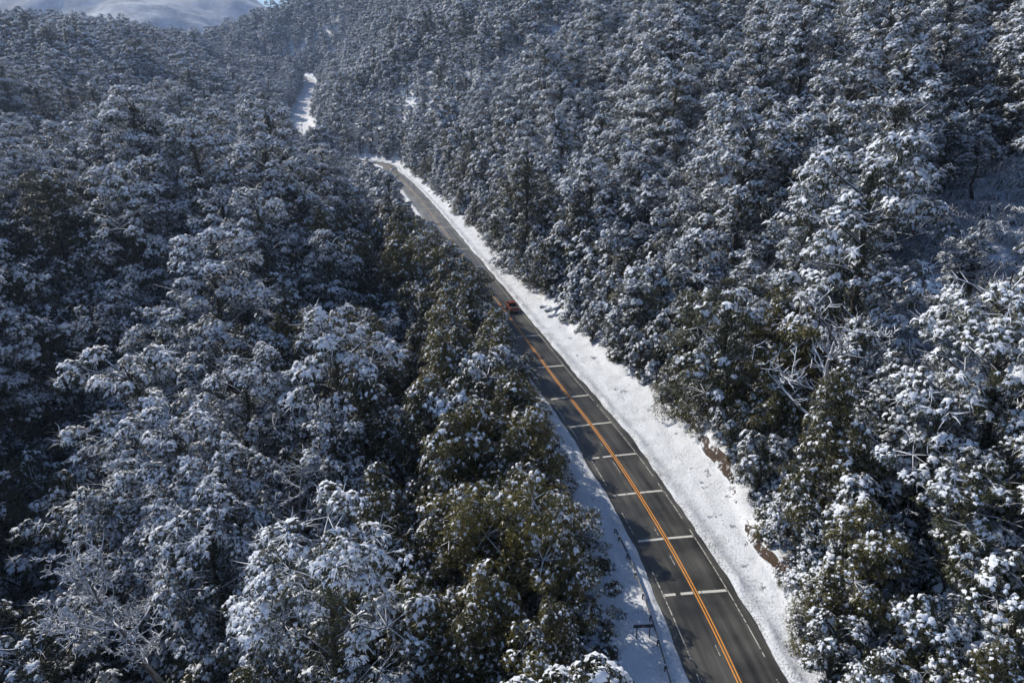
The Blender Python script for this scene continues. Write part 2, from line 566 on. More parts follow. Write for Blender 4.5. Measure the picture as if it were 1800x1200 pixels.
gx = zgrow(-4600, 4600, 3.0, -160, 130, 1.06)
gy = zgrow(-900, 4600, 3.0, -20, 420, 1.05)
GX, GY = np.meshgrid(gx, gy)
xy = np.stack([GX.ravel(), GY.ravel()], 1)
st = road_st(xy)
gz = height(xy, st) - 1.0 * (1 - sstep(15, 21, np.abs(st[1])))
ground = tag(link('ground', mesh_np('ground', np.c_[xy, gz], grid_faces(len(gx), len(gy)), M_GROUND)), kind='structure')


def strip(name, mat, svals, tvals, zfun, jitter=None):
    p, d, r = road_at(svals)
    S, T = np.meshgrid(svals, tvals, indexing='ij')
    if jitter is not None: T = jitter(S, T)
    xyz = p[:, None, :] + r[:, None, :] * T[..., None]
    xyz[..., 2] = zfun(S, T, xyz)
    i = np.arange(S.size).reshape(S.shape)
    f = np.stack([i[:-1, :-1], i[:-1, 1:], i[1:, 1:], i[1:, :-1]], -1).reshape(-1, 4)
    return mesh_np(name, xyz.reshape(-1, 3), f, mat), S, T


# asphalt
sv = np.concatenate([np.arange(20, 520, 1.0), np.arange(520, SLEN - 4, 4.0)])
me, S_, T_ = strip('road', M_ROAD, sv, np.array([-4.6, -3.2, -1.6, 0, 1.6, 3.2, 4.6]), lambda S, T, x: np.interp(S, arc, raw[:, 2]) + .03 - .012 * np.abs(T))
uvl = me.uv_layers.new(name='road')
li = np.empty(len(me.loops), dtype=np.int32); me.loops.foreach_get('vertex_index', li)
uvl.data.foreach_set('uv', np.stack([T_.ravel()[li], S_.ravel()[li]], 1).astype(np.float32).ravel())
as_ = me.attributes.new('road_glare', 'FLOAT', 'POINT')
as_.data.foreach_set('value', (sstep(S0 + 120, S0 + 270, S_.ravel()) * (1 - .35 * (T_.ravel() > .5))).astype(np.float32))  # painted glare grows with distance, left lane paler still with slush
at_ = me.attributes.new('slush', 'FLOAT', 'POINT')
at_.data.foreach_set('value', sstep(S0 + 440, S0 + 560, S_.ravel()).astype(np.float32))
road = tag(link('road', me), 'wet dark asphalt road with a double orange centre line running between snowy verges', kind='structure')


def road_z(S, T):
    return np.interp(S, arc, raw[:, 2]) + .03 - .012 * np.abs(T)


# verges: snow ploughed to an uneven edge
def verge(name, side, s1, tout):
    svv = np.concatenate([np.arange(24, 330, .6), np.arange(330, s1, 1.8)])
    u = np.concatenate([np.array([0, .04, .12, .25, .45, .7, 1.0, 1.35, 1.75, 2.2, 2.7]), np.arange(3.1, tout - 3.9, .38)])

    def jit(S, T):
        s = S
        e = 3.98 + .28 * fbm(s / 3.0, s * 0 + side, 21) + .30 * fbm(s / 14.0, s * 0 + side, 22)
        if side < 0: e = e + .35 * sstep(S0 + 45, S0 + 70, s) * (1 - sstep(S0 + 95, S0 + 130, s)) * 0
        return side * (e + T * (1 - .06 * np.exp(-T)))

    def zf(S, T, x):
        xyf = x[..., :2].reshape(-1, 2)
        h = height(xyf, (S.ravel(), T.ravel(), np.interp(S.ravel(), arc, raw[:, 2]))).reshape(S.shape)
        a = np.abs(T)
        e = a - a[:, :1]
        rise = .10 * sstep(0, .35, e) - .03 + (.30 * np.exp(-((e - .75) / .45) ** 2) * np.clip(.35 + 1.3 * fbm(xyf[:, 0] / 1.6, xyf[:, 1] / 1.6, 51, 3), 0, 1).reshape(S.shape))
        det = (.17 * fbm(xyf[:, 0] / 1.1, xyf[:, 1] / 1.1, 31, 3) + .10 * fbm(xyf[:, 0] / 4, xyf[:, 1] / 4, 33, 2)).reshape(S.shape) * sstep(.2, 2.0, e)
        z = h + .02 + rise + det
        return z - 1.4 * sstep(tout - 2.6, tout - .3, a)
    me, _, T = strip(name, M_VERGE, svv, u, zf, jit)
    a = me.attributes.new('grit', 'FLOAT', 'POINT')
    e = np.abs(T) - np.abs(T[:, :1])
    a.data.foreach_set('value', (np.exp(-e / 1.6) * (1.0 if side > 0 else .4)).ravel().astype(np.float32))
    return tag(link('snow_verge', me), kind='structure')


verge('snow_verge', 1, 900, 23.0)
verge('snow_verge', -1, 900, 22.0)

# ------------------------------------------------------------------ painted markings
def pix_s(px, py):
    p = on_plane(px, py)
    return float(road_st([[p.x, p.y]])[0][0])


def band(name, mat, s0, s1, t0, t1, step=1.0, lift=.004):
    n = max(2, int((s1 - s0) / step) + 1)
    me, _, _ = strip(name, mat, np.linspace(s0, s1, n), np.array([t0, t1]), lambda S, T, x: road_z(S, T) + lift)
    return link(name, me, road)


for a, b in ((-.20, -.075), (.075, .20)):
    band('centre_line', M_YEL, 24, S0 + 150, a, b)
    band('centre_line', M_YEL2, S0 + 150.1, S0 + 470, a, b)
bars = [(1225, 1041), (1172, 946), (1122, 866), (1079, 801), (1038, 746), (1000, 698), (959, 645), (922, 591), (872, 541), (822, 470), (800, 438), (768, 400), (738, 368)]
BAR_S = [pix_s(x, y) for x, y in bars]
BAR_S.sort()
mr = random.Random(5)
for i, s in enumerate(BAR_S):
    w = .17 if i < 6 else .2
    segs = [(-3.1, -.26), (.26, 3.1)]
    if i % 3 == 0: segs = [(-3.1, -2.0), (-1.5, -.26), (.26, .55), (.62, 3.1)]
    elif i % 3 == 1: segs = [(-3.1, -.26), (.26, 3.1)]
    else: segs = [(-3.1, -1.45), (-1.38, -.26), (.26, .9), (.96, 3.1)]
    for a, b in segs:
        band('crossbar', M_WHITE, s - w, s + w, a, b, step=.34)
s = 26.0
while s < S0 + 430:                 # worn edge lines, in lengths that the plough left
    L = mr.uniform(7, 22)
    band('edge_line', M_EDGE, s, s + L, 3.16, 3.27, lift=.006)
    s += L + mr.uniform(.4, 2.2)
s = 26.0
while s < S0 + 430:
    L = mr.uniform(4, 14)
    band('edge_line', M_EDGE, s, s + L, -3.27, -3.16, lift=.006)
    s += L + mr.uniform(1.5, 7)
for a, b in ((46, 47.2), (58, 59.5), (63, 64.4), (76, 79), (83, 84)):      # ghost of an older dashed line
    band('old_dash', M_EDGE, S0 + a, S0 + b, -.62, -.55)

# ------------------------------------------------------------------ trees: sprays of leaves with lobed snow pads
def rot_mats(ex, up):
    ex = ex / (np.linalg.norm(ex, axis=1, keepdims=True) + 1e-9)
    ey = np.cross(up, ex); ey /= np.linalg.norm(ey, axis=1, keepdims=True) + 1e-9
    ez = np.cross(ex, ey)
    return np.stack([ex, ey, ez], 2)            # columns


def leaf_template(r, nb, length, width):
    v, f = [], []
    for k in range(nb):
        a = r.uniform(-2.1, 2.1) if k else 0
        ca, sa = math.cos(a), math.sin(a)
        r0 = r.uniform(.0, .45); L = length * r.uniform(.6, 1.25) * (1 - .2 * abs(a) / 2.1)
        dz = -r.uniform(.25, .95) * L
        w = width * r.uniform(.6, 1.3)
        z0 = r.uniform(-.12, .05) - .2 * r0
        c = len(v)
        mid = r0 + L * .45
        tw = r.uniform(-.8, .8) * w
        v += [(r0 * ca, r0 * sa, z0), (mid * ca - w * sa, mid * sa + w * ca, z0 + dz * .35 + tw), ((r0 + L) * ca, (r0 + L) * sa, z0 + dz), (mid * ca + w * sa, mid * sa - w * ca, z0 + dz * .35 - tw)]
        f += [(c, c + 1, c + 3), (c + 1, c + 2, c + 3)]
    return np.array(v), np.array(f)


def snow_template(r):
    """a small cushion of snow with blunt fingers weighing the leaf bunches down"""
    v, f = [], []
    c = 0
    rx, ry, h = r.uniform(.26, .44), r.uniform(.22, .38), r.uniform(.10, .20)
    v.append((.10, 0, h))
    for k in range(6):
        a = math.pi * k / 3 + r.uniform(-.3, .3)
        q = r.uniform(.8, 1.25)
        v.append((.10 + rx * q * math.cos(a), ry * q * math.sin(a), -.03 - r.uniform(0, .06)))
    f += [(0, 1 + k, 1 + (k + 1) % 6) for k in range(6)]
    for k in range(r.randint(4, 6)):
        a = r.uniform(-1.7, 1.7)
        ca, sa = math.cos(a), math.sin(a)
        r0 = r.uniform(.05, .30); L = r.uniform(.26, .52); w = r.uniform(.055, .11)
        z0 = .03 - .25 * r0; dz = -r.uniform(.3, .95) * L
        c = len(v)
        def P(d, o, z): return ((r0 + d) * ca - o * sa, (r0 + d) * sa + o * ca, z)
        v += [P(0, 0, z0), P(L * .4, w, z0 + dz * .3 - .05), P(L * .45, 0, z0 + dz * .25 + .05), P(L * .4, -w, z0 + dz * .3 - .05), P(L * .95, w * .5, z0 + dz - .03), P(L, -w * .5, z0 + dz - .03)]
        f += [(c, c + 2, c + 1), (c, c + 3, c + 2), (c + 1, c + 2, c + 4), (c + 2, c + 5, c + 4), (c + 2, c + 3, c + 5)]
    return np.array(v), np.array(f)


def twig_template(r):
    v, f = [], []
    for k in range(5):
        a = r.uniform(-1.5, 1.5); el = r.uniform(-.3, .9); L = r.uniform(.6, 1.15)
        d = Vector((math.cos(a) * math.cos(el), math.sin(a) * math.cos(el), math.sin(el)))
        p0 = Vector((r.uniform(-.1, .2), r.uniform(-.15, .15), 0)); p1 = p0 + d * L * .55 + Vector((0, 0, .05)); p2 = p1 + (d + Vector((r.uniform(-.4, .4), r.uniform(-.4, .4), r.uniform(-.5, .3)))).normalized() * L * .5
        w = Vector((-d.y, d.x, .35)).normalized() * .026
        c = len(v)
        v += [tuple(p0 - w), tuple(p0 + w), tuple(p1 - w * .8), tuple(p1 + w * .8), tuple(p2)]
        f += [(c, c + 1, c + 2), (c + 1, c + 3, c + 2), (c + 2, c + 3, c + 4)]
    return np.array(v), np.array(f)


tr_ = random.Random(3)
TWIGT = [twig_template(tr_) for _ in range(8)]
LEAFT = [leaf_template(tr_, 11, .55, .06) for _ in range(10)]
SNOWT = [snow_template(tr_) for _ in range(12)]


def stamp(templates, idx, pos, rot, sc, rngl, sq=.18):
    vs_, fs_, off = [], [], 0
    for k, (tv, tf) in enumerate(templates):
        m = np.nonzero(idx == k)[0]
        if not len(m): continue
        v = np.einsum('nij,vj->nvi', rot[m], tv) * sc[m][:, None, None] + pos[m][:, None, :]
        vs_.append(v.reshape(-1, 3))
        f = tf[None] + (np.arange(len(m)) * len(tv))[:, None, None] + off
        fs_.append(f.reshape(-1, 3))
        off += len(m) * len(tv)
    return np.concatenate(vs_), np.concatenate(fs_)


class Proto:
    pass


def make_tree(seed, H, Rad, base, shape, nc, per, snow, droop, spray=.75, lean=0.0, leafmat=None, bare=0, twigs=0.0, lump=1.0, flecks=False):
    g = np.random.default_rng(seed); r = random.Random(seed)
    tmb = MB()
    bend = [Vector((0, 0, -1.5))]
    lx, ly = lean * math.cos(seed), lean * math.sin(seed)
    for k in range(1, 8):
        u = k / 7
        bend.append(Vector((lx * u * u * H + r.uniform(-.2, .2) * u * 1.5, ly * u * u * H + r.uniform(-.2, .2) * u * 1.5, u * H * .96)))
    rb = H * .018 + .08
    tmb.tube(bend, [rb * 1.25] + [max(.03, rb * (1 - .92 * k / 7)) for k in range(1, 8)], 7)

    def trunk_at(z):
        u = max(0, min(1, z / (H * .96))) * 7
        i = min(6, int(u)); return bend[i].lerp(bend[i + 1], u - i)
    cen, padr, cs = [], [], []
    boughs = []
    if shape in ('round', 'layer'):
        nb = max(6, int(nc / 7.5))
        for j in range(nb):
            u = (j + r.uniform(.1, .9)) / nb
            hz = base + .07 + (.90 - base) * u ** .9
            env = math.sqrt(max(.02, 1 - (abs(u - (.38 if shape == 'round' else .3)) / .78) ** 2)) * r.uniform(.65, 1.1)
            a = j * 2.39996 + r.uniform(-.7, .7)
            q = Rad * .66 * env
            tp = trunk_at(hz * H)
            rbj = Rad * (r.uniform(.36, .54) if shape == 'round' else r.uniform(.32, .48)) * (1.12 - .35 * u)
            bc = Vector((tp.x + q * math.cos(a), tp.y + q * math.sin(a), hz * H - .3))
            boughs.append((bc, rbj, max(.0, min(1.0, r.gauss(snow, .16)))))
            st0 = trunk_at(max(.4, hz * H - q * .55 - .5))
            tmb.tube([st0, st0.lerp(bc, .5) + Vector((0, 0, .3)), bc], [max(.05, .05 + .02 * q), .08, .04], 5, cap=False)
    for k in range(nc):
        u = (k + r.random()) / nc
        if boughs:
            bc, rbj, sb_ = boughs[k % len(boughs)]
            while True:
                d_ = Vector((r.gauss(0, 1), r.gauss(0, 1), r.gauss(0, 1))).normalized()
                o_ = Vector((bc.x, bc.y, 0)); o_ = o_ / (o_.length + .5)
                if d_.z + .55 * d_.dot(o_) > -.35 - .5 * r.random(): break
            c = bc + Vector((d_.x * rbj, d_.y * rbj, d_.z * rbj * (1.0 if shape == 'round' else .8))) * r.uniform(.75, 1.08)
            cen.append(c); padr.append(r.uniform(.62, 1.2) * (Rad / 4.8) ** .6)
            cs.append(max(0.0, min(1.0, r.gauss(sb_ + .18 * d_.z, .16))))
            tmb.tube([bc, bc.lerp(c, .6) + Vector((0, 0, .12)), c], [.06, .04, .018], 4, cap=False)
            continue
        if shape == 'cone':
            u = 1 - (1 - u) ** .8 if False else u ** 1.15
            env = (1 - u) ** .85 + .10
            hz = base + (1 - base) * u
        elif shape == 'round':
            hz = base + (1 - base) * (u ** .85)
            env = math.sqrt(max(0, 1 - (2 * abs(u ** .85 - .42) / 1.18) ** 2)) + .06
        else:       # layered, uneven
            hz = base + (1 - base) * u
            env = (.55 + .45 * math.sin(math.pi * min(1, .25 + u * .8))) * (1 if u < .85 else .6) * (.75 + .35 * math.sin(u * 17 + seed))
        a = k * 2.39996 + r.uniform(-.5, .5)
        q = Rad * env * r.uniform(.45, 1.0)
        z = hz * H + r.uniform(-.4, .4)
        tp = trunk_at(z)
        c = Vector((tp.x + q * math.cos(a), tp.y + q * math.sin(a), z - q * .12 * droop))
        cen.append(c); padr.append((.85 + .55 * r.random()) * (.55 + .65 * min(1, env)) * (Rad / 4.2) ** .6)
        cs.append(max(0.0, min(1.0, r.gauss(snow, .24))))
        st0 = trunk_at(max(.3, z - q * .45 - .3))
        mid = st0.lerp(c, .55) + Vector((0, 0, .25 * q * .3))
        tmb.tube([st0, mid, c], [max(.03, .05 + .014 * q * 1.6), .05, .02], 4, cap=False)
    for k in range(bare):           # leafless boughs carrying a line of snow
        z = H * r.uniform(base + .1, .95); a = r.uniform(0, 6.28); q = Rad * r.uniform(.75, 1.15) * min(1, 1.5 - z / H)
        p0 = trunk_at(z - q * .3)
        p1 = p0 + Vector((math.cos(a) * q * .6, math.sin(a) * q * .6, q * r.uniform(.25, .6)))
        a2 = a + r.uniform(-.5, .5)
        p2 = p1 + Vector((math.cos(a2) * q * .5, math.sin(a2) * q * .5, q * r.uniform(.0, .5)))
        tmb.tube([p0, p1, p2], [.12, .09, .03], 4, cap=False)
        for m in range(3):
            b0 = p1.lerp(p2, r.random()); a3 = a2 + r.choice((-1, 1)) * r.uniform(.4, 1.1); ln = r.uniform(.6, 1.5)
            tmb.tube([b0, b0 + Vector((math.cos(a3) * ln, math.sin(a3) * ln, r.uniform(-.1, .9)))], [.05, .02], 4, cap=False)
    pos, ex, sprob, big = [], [], [], []
    up_ = []
    for c, pr, s_ in zip(cen, padr, cs):
        n = max(6, int(per * (pr / 1.1) ** 1.6))
        rr = np.sqrt(g.random(n)) ; ph = g.random(n) * 2 * math.pi
        th = g.random(n)
        x = pr * rr * np.cos(ph); y = pr * rr * np.sin(ph)
        lower = th < .30
        z = np.where(lower, -g.random(n) * .55 * pr, pr * .50 * (1 - rr ** 2) - droop * .42 * pr * rr ** 2 + g.normal(0, .10, n))
        pos.append(np.stack([x + c.x, y + c.y, z + c.z], 1))
        o = np.array([c.x, c.y, 0.0]); o = o / (np.linalg.norm(o) + .4)
        e = np.stack([np.cos(ph) * (.35 + rr) + o[0] * .7, np.sin(ph) * (.35 + rr) + o[1] * .7, -(.10 + droop * (.25 + .55 * rr) + g.random(n) * .35 + lower * .5)], 1)
        ex.append(e)
        sprob.append(np.where(lower, .12 * s_, s_ * (1.30 - .25 * rr)))
        big.append(np.where(lower, 0, (rr < .8) & (g.random(n) < .46 * s_)))
    # fill inside so that the crown is not see-through
    nf = int(.22 * sum(len(p) for p in pos))
    iu = g.random(nf)
    zf = (base + (1 - base) * iu * .9) * H
    qf = Rad * .5 * g.random(nf) * np.clip(1.25 - iu, .15, 1)
    af = g.random(nf) * 2 * math.pi
    tx = np.array([trunk_at(z) for z in zf])
    pos.append(np.stack([tx[:, 0] + qf * np.cos(af), tx[:, 1] + qf * np.sin(af), zf], 1))
    ex.append(np.stack([np.cos(af), np.sin(af), -.5 - g.random(nf)], 1)); sprob.append(np.full(nf, .05)); big.append(np.zeros(nf))
    pos = np.concatenate(pos); ex = np.concatenate(ex); sprob = np.concatenate(sprob); big = np.concatenate(big).astype(bool)
    up = np.tile([0, 0, 1.0], (len(pos), 1)) + g.normal(0, .22, (len(pos), 3))
    rot = rot_mats(ex, up)
    sc = spray * g.uniform(.65, 1.2, len(pos))
    lv, lf = stamp(LEAFT, g.integers(0, len(LEAFT), len(pos)), pos, rot, sc * 1.12, g)
    patch = vnoise(pos[:, 0] * .8 + pos[:, 2] * .9, pos[:, 1] * .8 - pos[:, 2] * .5, seed)
    has = (sprob + .95 * patch + g.normal(0, .13, len(pos))) > .5
    if flecks: has |= g.random(len(pos)) < sprob * .9
    ssc = sc * np.where(big, 1.55 * lump, lump * g.uniform(.75, 1.2, len(pos)))
    sp_ = pos + rot[:, :, 2] * (.05 * ssc)[:, None]
    sv_, sf_ = stamp(SNOWT, g.integers(0, len(SNOWT), has.sum()), sp_[has], rot[has], ssc[has], g)
    if twigs:
        m = np.nonzero((g.random(len(pos)) < twigs) & (sprob > .08))[0]
        tv_, tf_ = stamp(TWIGT, g.integers(0, len(TWIGT), len(m)), pos[m], rot[m], g.uniform(.8, 1.5, len(m)), g)
        sf_ = np.concatenate([sf_, tf_ + len(sv_)]); sv_ = np.concatenate([sv_, tv_])
    p = Proto()
    p.H, p.R = H, Rad
    p.trunk = tmb.mesh('trunk', M_BARK, True)
    p.crown = mesh_np('crown', lv, lf, leafmat or M_LEAF, smooth=False)
    p.snow = mesh_np('snow_load', sv_, sf_, M_SNOWC, smooth=True)
    p.ntri = len(lf) + len(sf_)
    p.raw = (lv, lf, sv_, sf_, tmb, leafmat or M_LEAF)
    return p


PROTO = {'tall': [], 'young': [], 'green': [], 'dark': []}
for k, (H_, R_, ba, shp, nc, sn, dr) in enumerate([(24, 6.6, .06, 'round', 112, .86, .6), (21, 5.6, .03, 'layer', 92, .72, .6), (18, 5.8, .02, 'round', 88, .92, .9), (26, 7.0, .08, 'layer', 118, .82, .6),
                                                 (17, 5.0, .02, 'layer', 74, .84, 1.0), (22, 6.2, .05, 'round', 100, .68, .8), (14, 5.4, .0, 'round', 74, .82, .7), (20, 5.0, .04, 'cone', 80, .74, 1.0)]):
    PROTO['tall'].append(make_tree(100 + k, H_, R_, ba, shp, nc, 34, sn, dr, lean=.02 * (k % 3), spray=.51, bare=8, twigs=.07))
for k in range(3):
    PROTO['young'].append(make_tree(200 + k, 10.0 + 1.0 * k, 4.0 + .25 * k, -.02, ('round', 'cone', 'round')[k], 60, 28, (.66, .8, .55)[k], (1.0, .9, 1.2)[k], spray=.60))
for k in range(4):
    PROTO['green'].append(make_tree(300 + k, 10.5 + 1.2 * k, 4.3 + .3 * k, -.02, ('round', 'cone')[k % 2], 72, 28, (.30, .38, .24, .34)[k], (.9, 1.0, .8, 1.1)[k], spray=.60, leafmat=M_LEAF2, lump=.66, flecks=True))
for k in range(3):
    PROTO['dark'].append(make_tree(350 + k, 17 + 2.5 * k, 5.6 + .4 * k, .03, ('round', 'layer', 'round')[k], 84 + 8 * k, 26, (.30, .40, .22)[k], .7, spray=.64, bare=5, twigs=.03))
print('proto tris', sum(p.ntri for v in PROTO.values() for p in v))

# coarse ones for the far forest
far_col = bpy.data.collections.new('far_tree_shapes')
FAR = []
for k in range(11):
    if k < 8: p = make_tree(400 + k, 15 + .9 * k, 6.0 + .35 * (k % 4), .0, 'round', 62, 11, (.95, .85, 1.0, .9, .75, 1.0, .9, .85)[k], (.5, .7)[k % 2], spray=1.0, bare=3)
    else: p = make_tree(400 + k, 10 + k - 8, 4.0, -.02, 'round', 44, 11, (.7, .45, .6)[k - 8], 1.0, spray=.85)
    lv, lf, sv_, sf_, tmb, lm = p.raw
    tv = np.array([tuple(v) for v in tmb.v]); tf = []
    for f in tmb.f:
        for q in range(1, len(f) - 1): tf.append((f[0], f[q], f[q + 1]))
    tf = np.array(tf)
    V = np.concatenate([lv, sv_, tv]); F = np.concatenate([lf, sf_ + len(lv), tf + len(lv) + len(sv_)])
    mi = np.concatenate([np.zeros(len(lf)), np.ones(len(sf_)), np.full(len(tf), 2)])
    me = mesh_np('far_tree', V, F, [M_LEAF, M_SNOWC, M_BARK], mi)
    o = bpy.data.objects.new('far_tree_shape_%02d' % k, me)
    far_col.objects.link(o)
    FAR.append(p)

# ------------------------------------------------------------------ where the trees stand
def ground_z(x, y): return float(height([[x, y]])[0])


def hit_ground(px, py, dz=0.0):
    """march the pixel's ray down to the terrain"""
    lo = None
    for d in np.arange(30, 700, 1.0):
        p = at_depth(px, py, d)
        if p.z - dz < ground_z(p.x, p.y): return Vector((p.x, p.y, ground_z(p.x, p.y)))
    return p


SNAG_SPOTS = [      # shape, where its tip shows, how far the tip stands above the slope
    (5, 235, 960, 21, 'sprawling bare tree white with snow at the lower left corner of the forest', (.15, -.2), .4),
    (0, 505, 822, 15, 'small bare frosted snag standing among dark evergreens left of the road', (.05, .1), 1.0),
    (1, 425, 400, 23, 'thin white snag poking up between tall evergreens left of the road', (0, 0), 2.0),
    (3, 545, 400, 22, 'short forked white snag above the dark roadside trees', (0, .1), .5),
    (1, 625, 205, 26, 'bare frosted tree on the knoll in front of the far road', (0, .1), 2.3),
    (0, 1515, 112, 18, 'upright forked white snag at the upper edge of the clearing', (0, 0), .3),
    (2, 1585, 132, 15, 'gnarled white snag with curling limbs beside the clearing', (0, .15), 1.9),
    (3, 1278, 262, 21, 'slim straight white pole snag on the hillside', (0, 0), 1.0),
    (3, 1000, 215, 22, 'leaning white trunk with broken top above the bend of the road', (-.1, -.35), .0),
    (3, 1072, 200, 22, 'second leaning white trunk beside the broken one on the slope', (-.1, -.32), 1.0),
    (1, 905, 120, 20, 'frosted leafless tree high on the slope above the road', (0, 0), 2.0),
    (2, 1700, 665, 13, 'low spreading bare tree with thick snowy limbs by the clearing', (.1, -.25), .8),
    (4, 1450, 560, 19, 'bare snag rising through evergreens below the clearing', (0, -.1), 2.5),
    (3, 715, 15, 24, 'tall dark forked snag far up the hillside', (0, .1), .5),
]
SNAG_FEET = {}
for k, px, py, rise, *_ in SNAG_SPOTS:
    for d in np.arange(42, 700, 2.0):
        tip = at_depth(px, py, float(d))
        if tip.z - ground_z(tip.x, tip.y) < rise: break
    SNAG_FEET[(px, py)] = (tip.x, tip.y, ground_z(tip.x, tip.y))
ROOM = [(f[0] * c, f[1] * c, r_) for (p_, f) in SNAG_FEET.items() for c, r_ in (((1.0, 7.0), (.90, 7.0), (.80, 7.0), (.7, 6.5)) if p_[1] > 900 else ((1.0, 3.0), (.95, 3.0)))]


for px, py, r_ in ((985, 545, 5.5), (968, 552, 4.0), (975, 522, 4.0), (1376, 900, 3.2), (1668, 856, 4.5)):
    p_ = hit_ground(px, py); ROOM.append((p_.x, p_.y, r_))
for px, py in ((1684, 612), (1672, 635)):
    p_ = hit_ground(px, py); ROOM.append((p_.x, p_.y, 5.0))


def makes_room(x, y):
    return any((x - a_) ** 2 + (y - b_) ** 2 < r_ * r_ for a_, b_, r_ in ROOM)


clearing = None
for _d in range(60, 400):
    clearing = at_depth(1735, 450, _d)
    if clearing.z < float(height([[clearing.x, clearing.y]])[0]): break
print('clearing', clearing)


CL_A = Vector((clearing.x, clearing.y)).normalized()


def in_clearing(x, y, grow=1.0):
    dx, dy = x - clearing.x, y - clearing.y
    a_, b_ = dx * CL_A.x + dy * CL_A.y, dx * CL_A.y - dy * CL_A.x
    return (a_ / (34.0 * grow)) ** 2 + (b_ / (14.0 * grow)) ** 2 < 1


def poisson(region, rad, n_try, seed):
    """dart throwing on a hash grid; rad(x, y) gives the spacing"""
    g = np.random.default_rng(seed)
    cell = 3.0
    grid = {}
    out = []
    pts = np.stack([g.uniform(region[0], region[1], n_try), g.uniform(region[2], region[3], n_try)], 1)
    rs = rad(pts[:, 0], pts[:, 1])
    for (x, y), r in zip(pts, rs):
        if r <= 0: continue
        ci, cj = int(x // cell), int(y // cell)
        k = int(r // cell) + 1
        ok = True
        for i in range(ci - k, ci + k + 1):
            for j in range(cj - k, cj + k + 1):
                for (a, b) in grid.get((i, j), ()):
                    if (a - x) ** 2 + (b - y) ** 2 < r * r: ok = False; break
                if not ok: break
            if not ok: break
        if ok:
            grid.setdefault((ci, cj), []).append((x, y)); out.append((x, y))
    return np.array(out)


def spacing(x, y):
    rho = np.hypot(x, y)
    s, t, z = road_st(np.stack([x, y], 1))
    r = np.interp(rho, [0, 60, 150, 400, 1000, 1400], [5.9, 6.1, 6.6, 7.4, 8.4, 9.5])
    az = np.degrees(np.arctan2(x, y))
    edge = np.where(t > 0, right_edge(s), -left_edge(s))
    # the young growth crowding the road
    dd = np.abs(t) - edge
    r = np.where((dd < 14), np.minimum(r, 3.3 + .09 * dd), r)
    bad = (np.abs(t) < edge) | (rho > 1480) | (y < 6) | (np.abs(az) > np.where(rho < 160, 62, 44)) | ((t > 170) & (s < S0 + 250))
    for i in range(len(x)):
        if not bad[i] and (in_clearing(x[i], y[i]) or makes_room(x[i], y[i])): bad[i] = True
    return np.where(bad, -1, r)


near = poisson((-170, 175, 6, 240), spacing, 26000, 1)
farp = poisson((-860, 520, 6, 1440), lambda x, y: np.where((np.abs(x + -2.5) < 172.5) & (y < 240), -1, spacing(x, y)), 125000, 2)
allp = np.concatenate([near, farp])
sA, tA, zA = road_st(allp)
hA = height(allp, (sA, tA, zA))
# how far the roadside growth on the left leans out over the road, read as an outline
LB = [(500, 240), (655, 283), (685, 312), (710, 345), (760, 400), (800, 440), (850, 482), (872, 530), (905, 600), (940, 680), (950, 740), (1000, 795), (1012, 850), (1045, 890), (1078, 950), (1075, 1030), (1060, 1065), (1085, 1150), (1112, 1210), (1120, 1400)]


def hollow(x, y, z, v):
    """the sheltered gully west of the spur, with sparse snow, thinned further to stand in for its shade"""
    q = project((x, y, z + 12))
    return q is not None and ((q[0] < 195 + 90 * v and 325 < q[1] < 905) or (q[0] < 120 + 90 * v and q[1] >= 905))


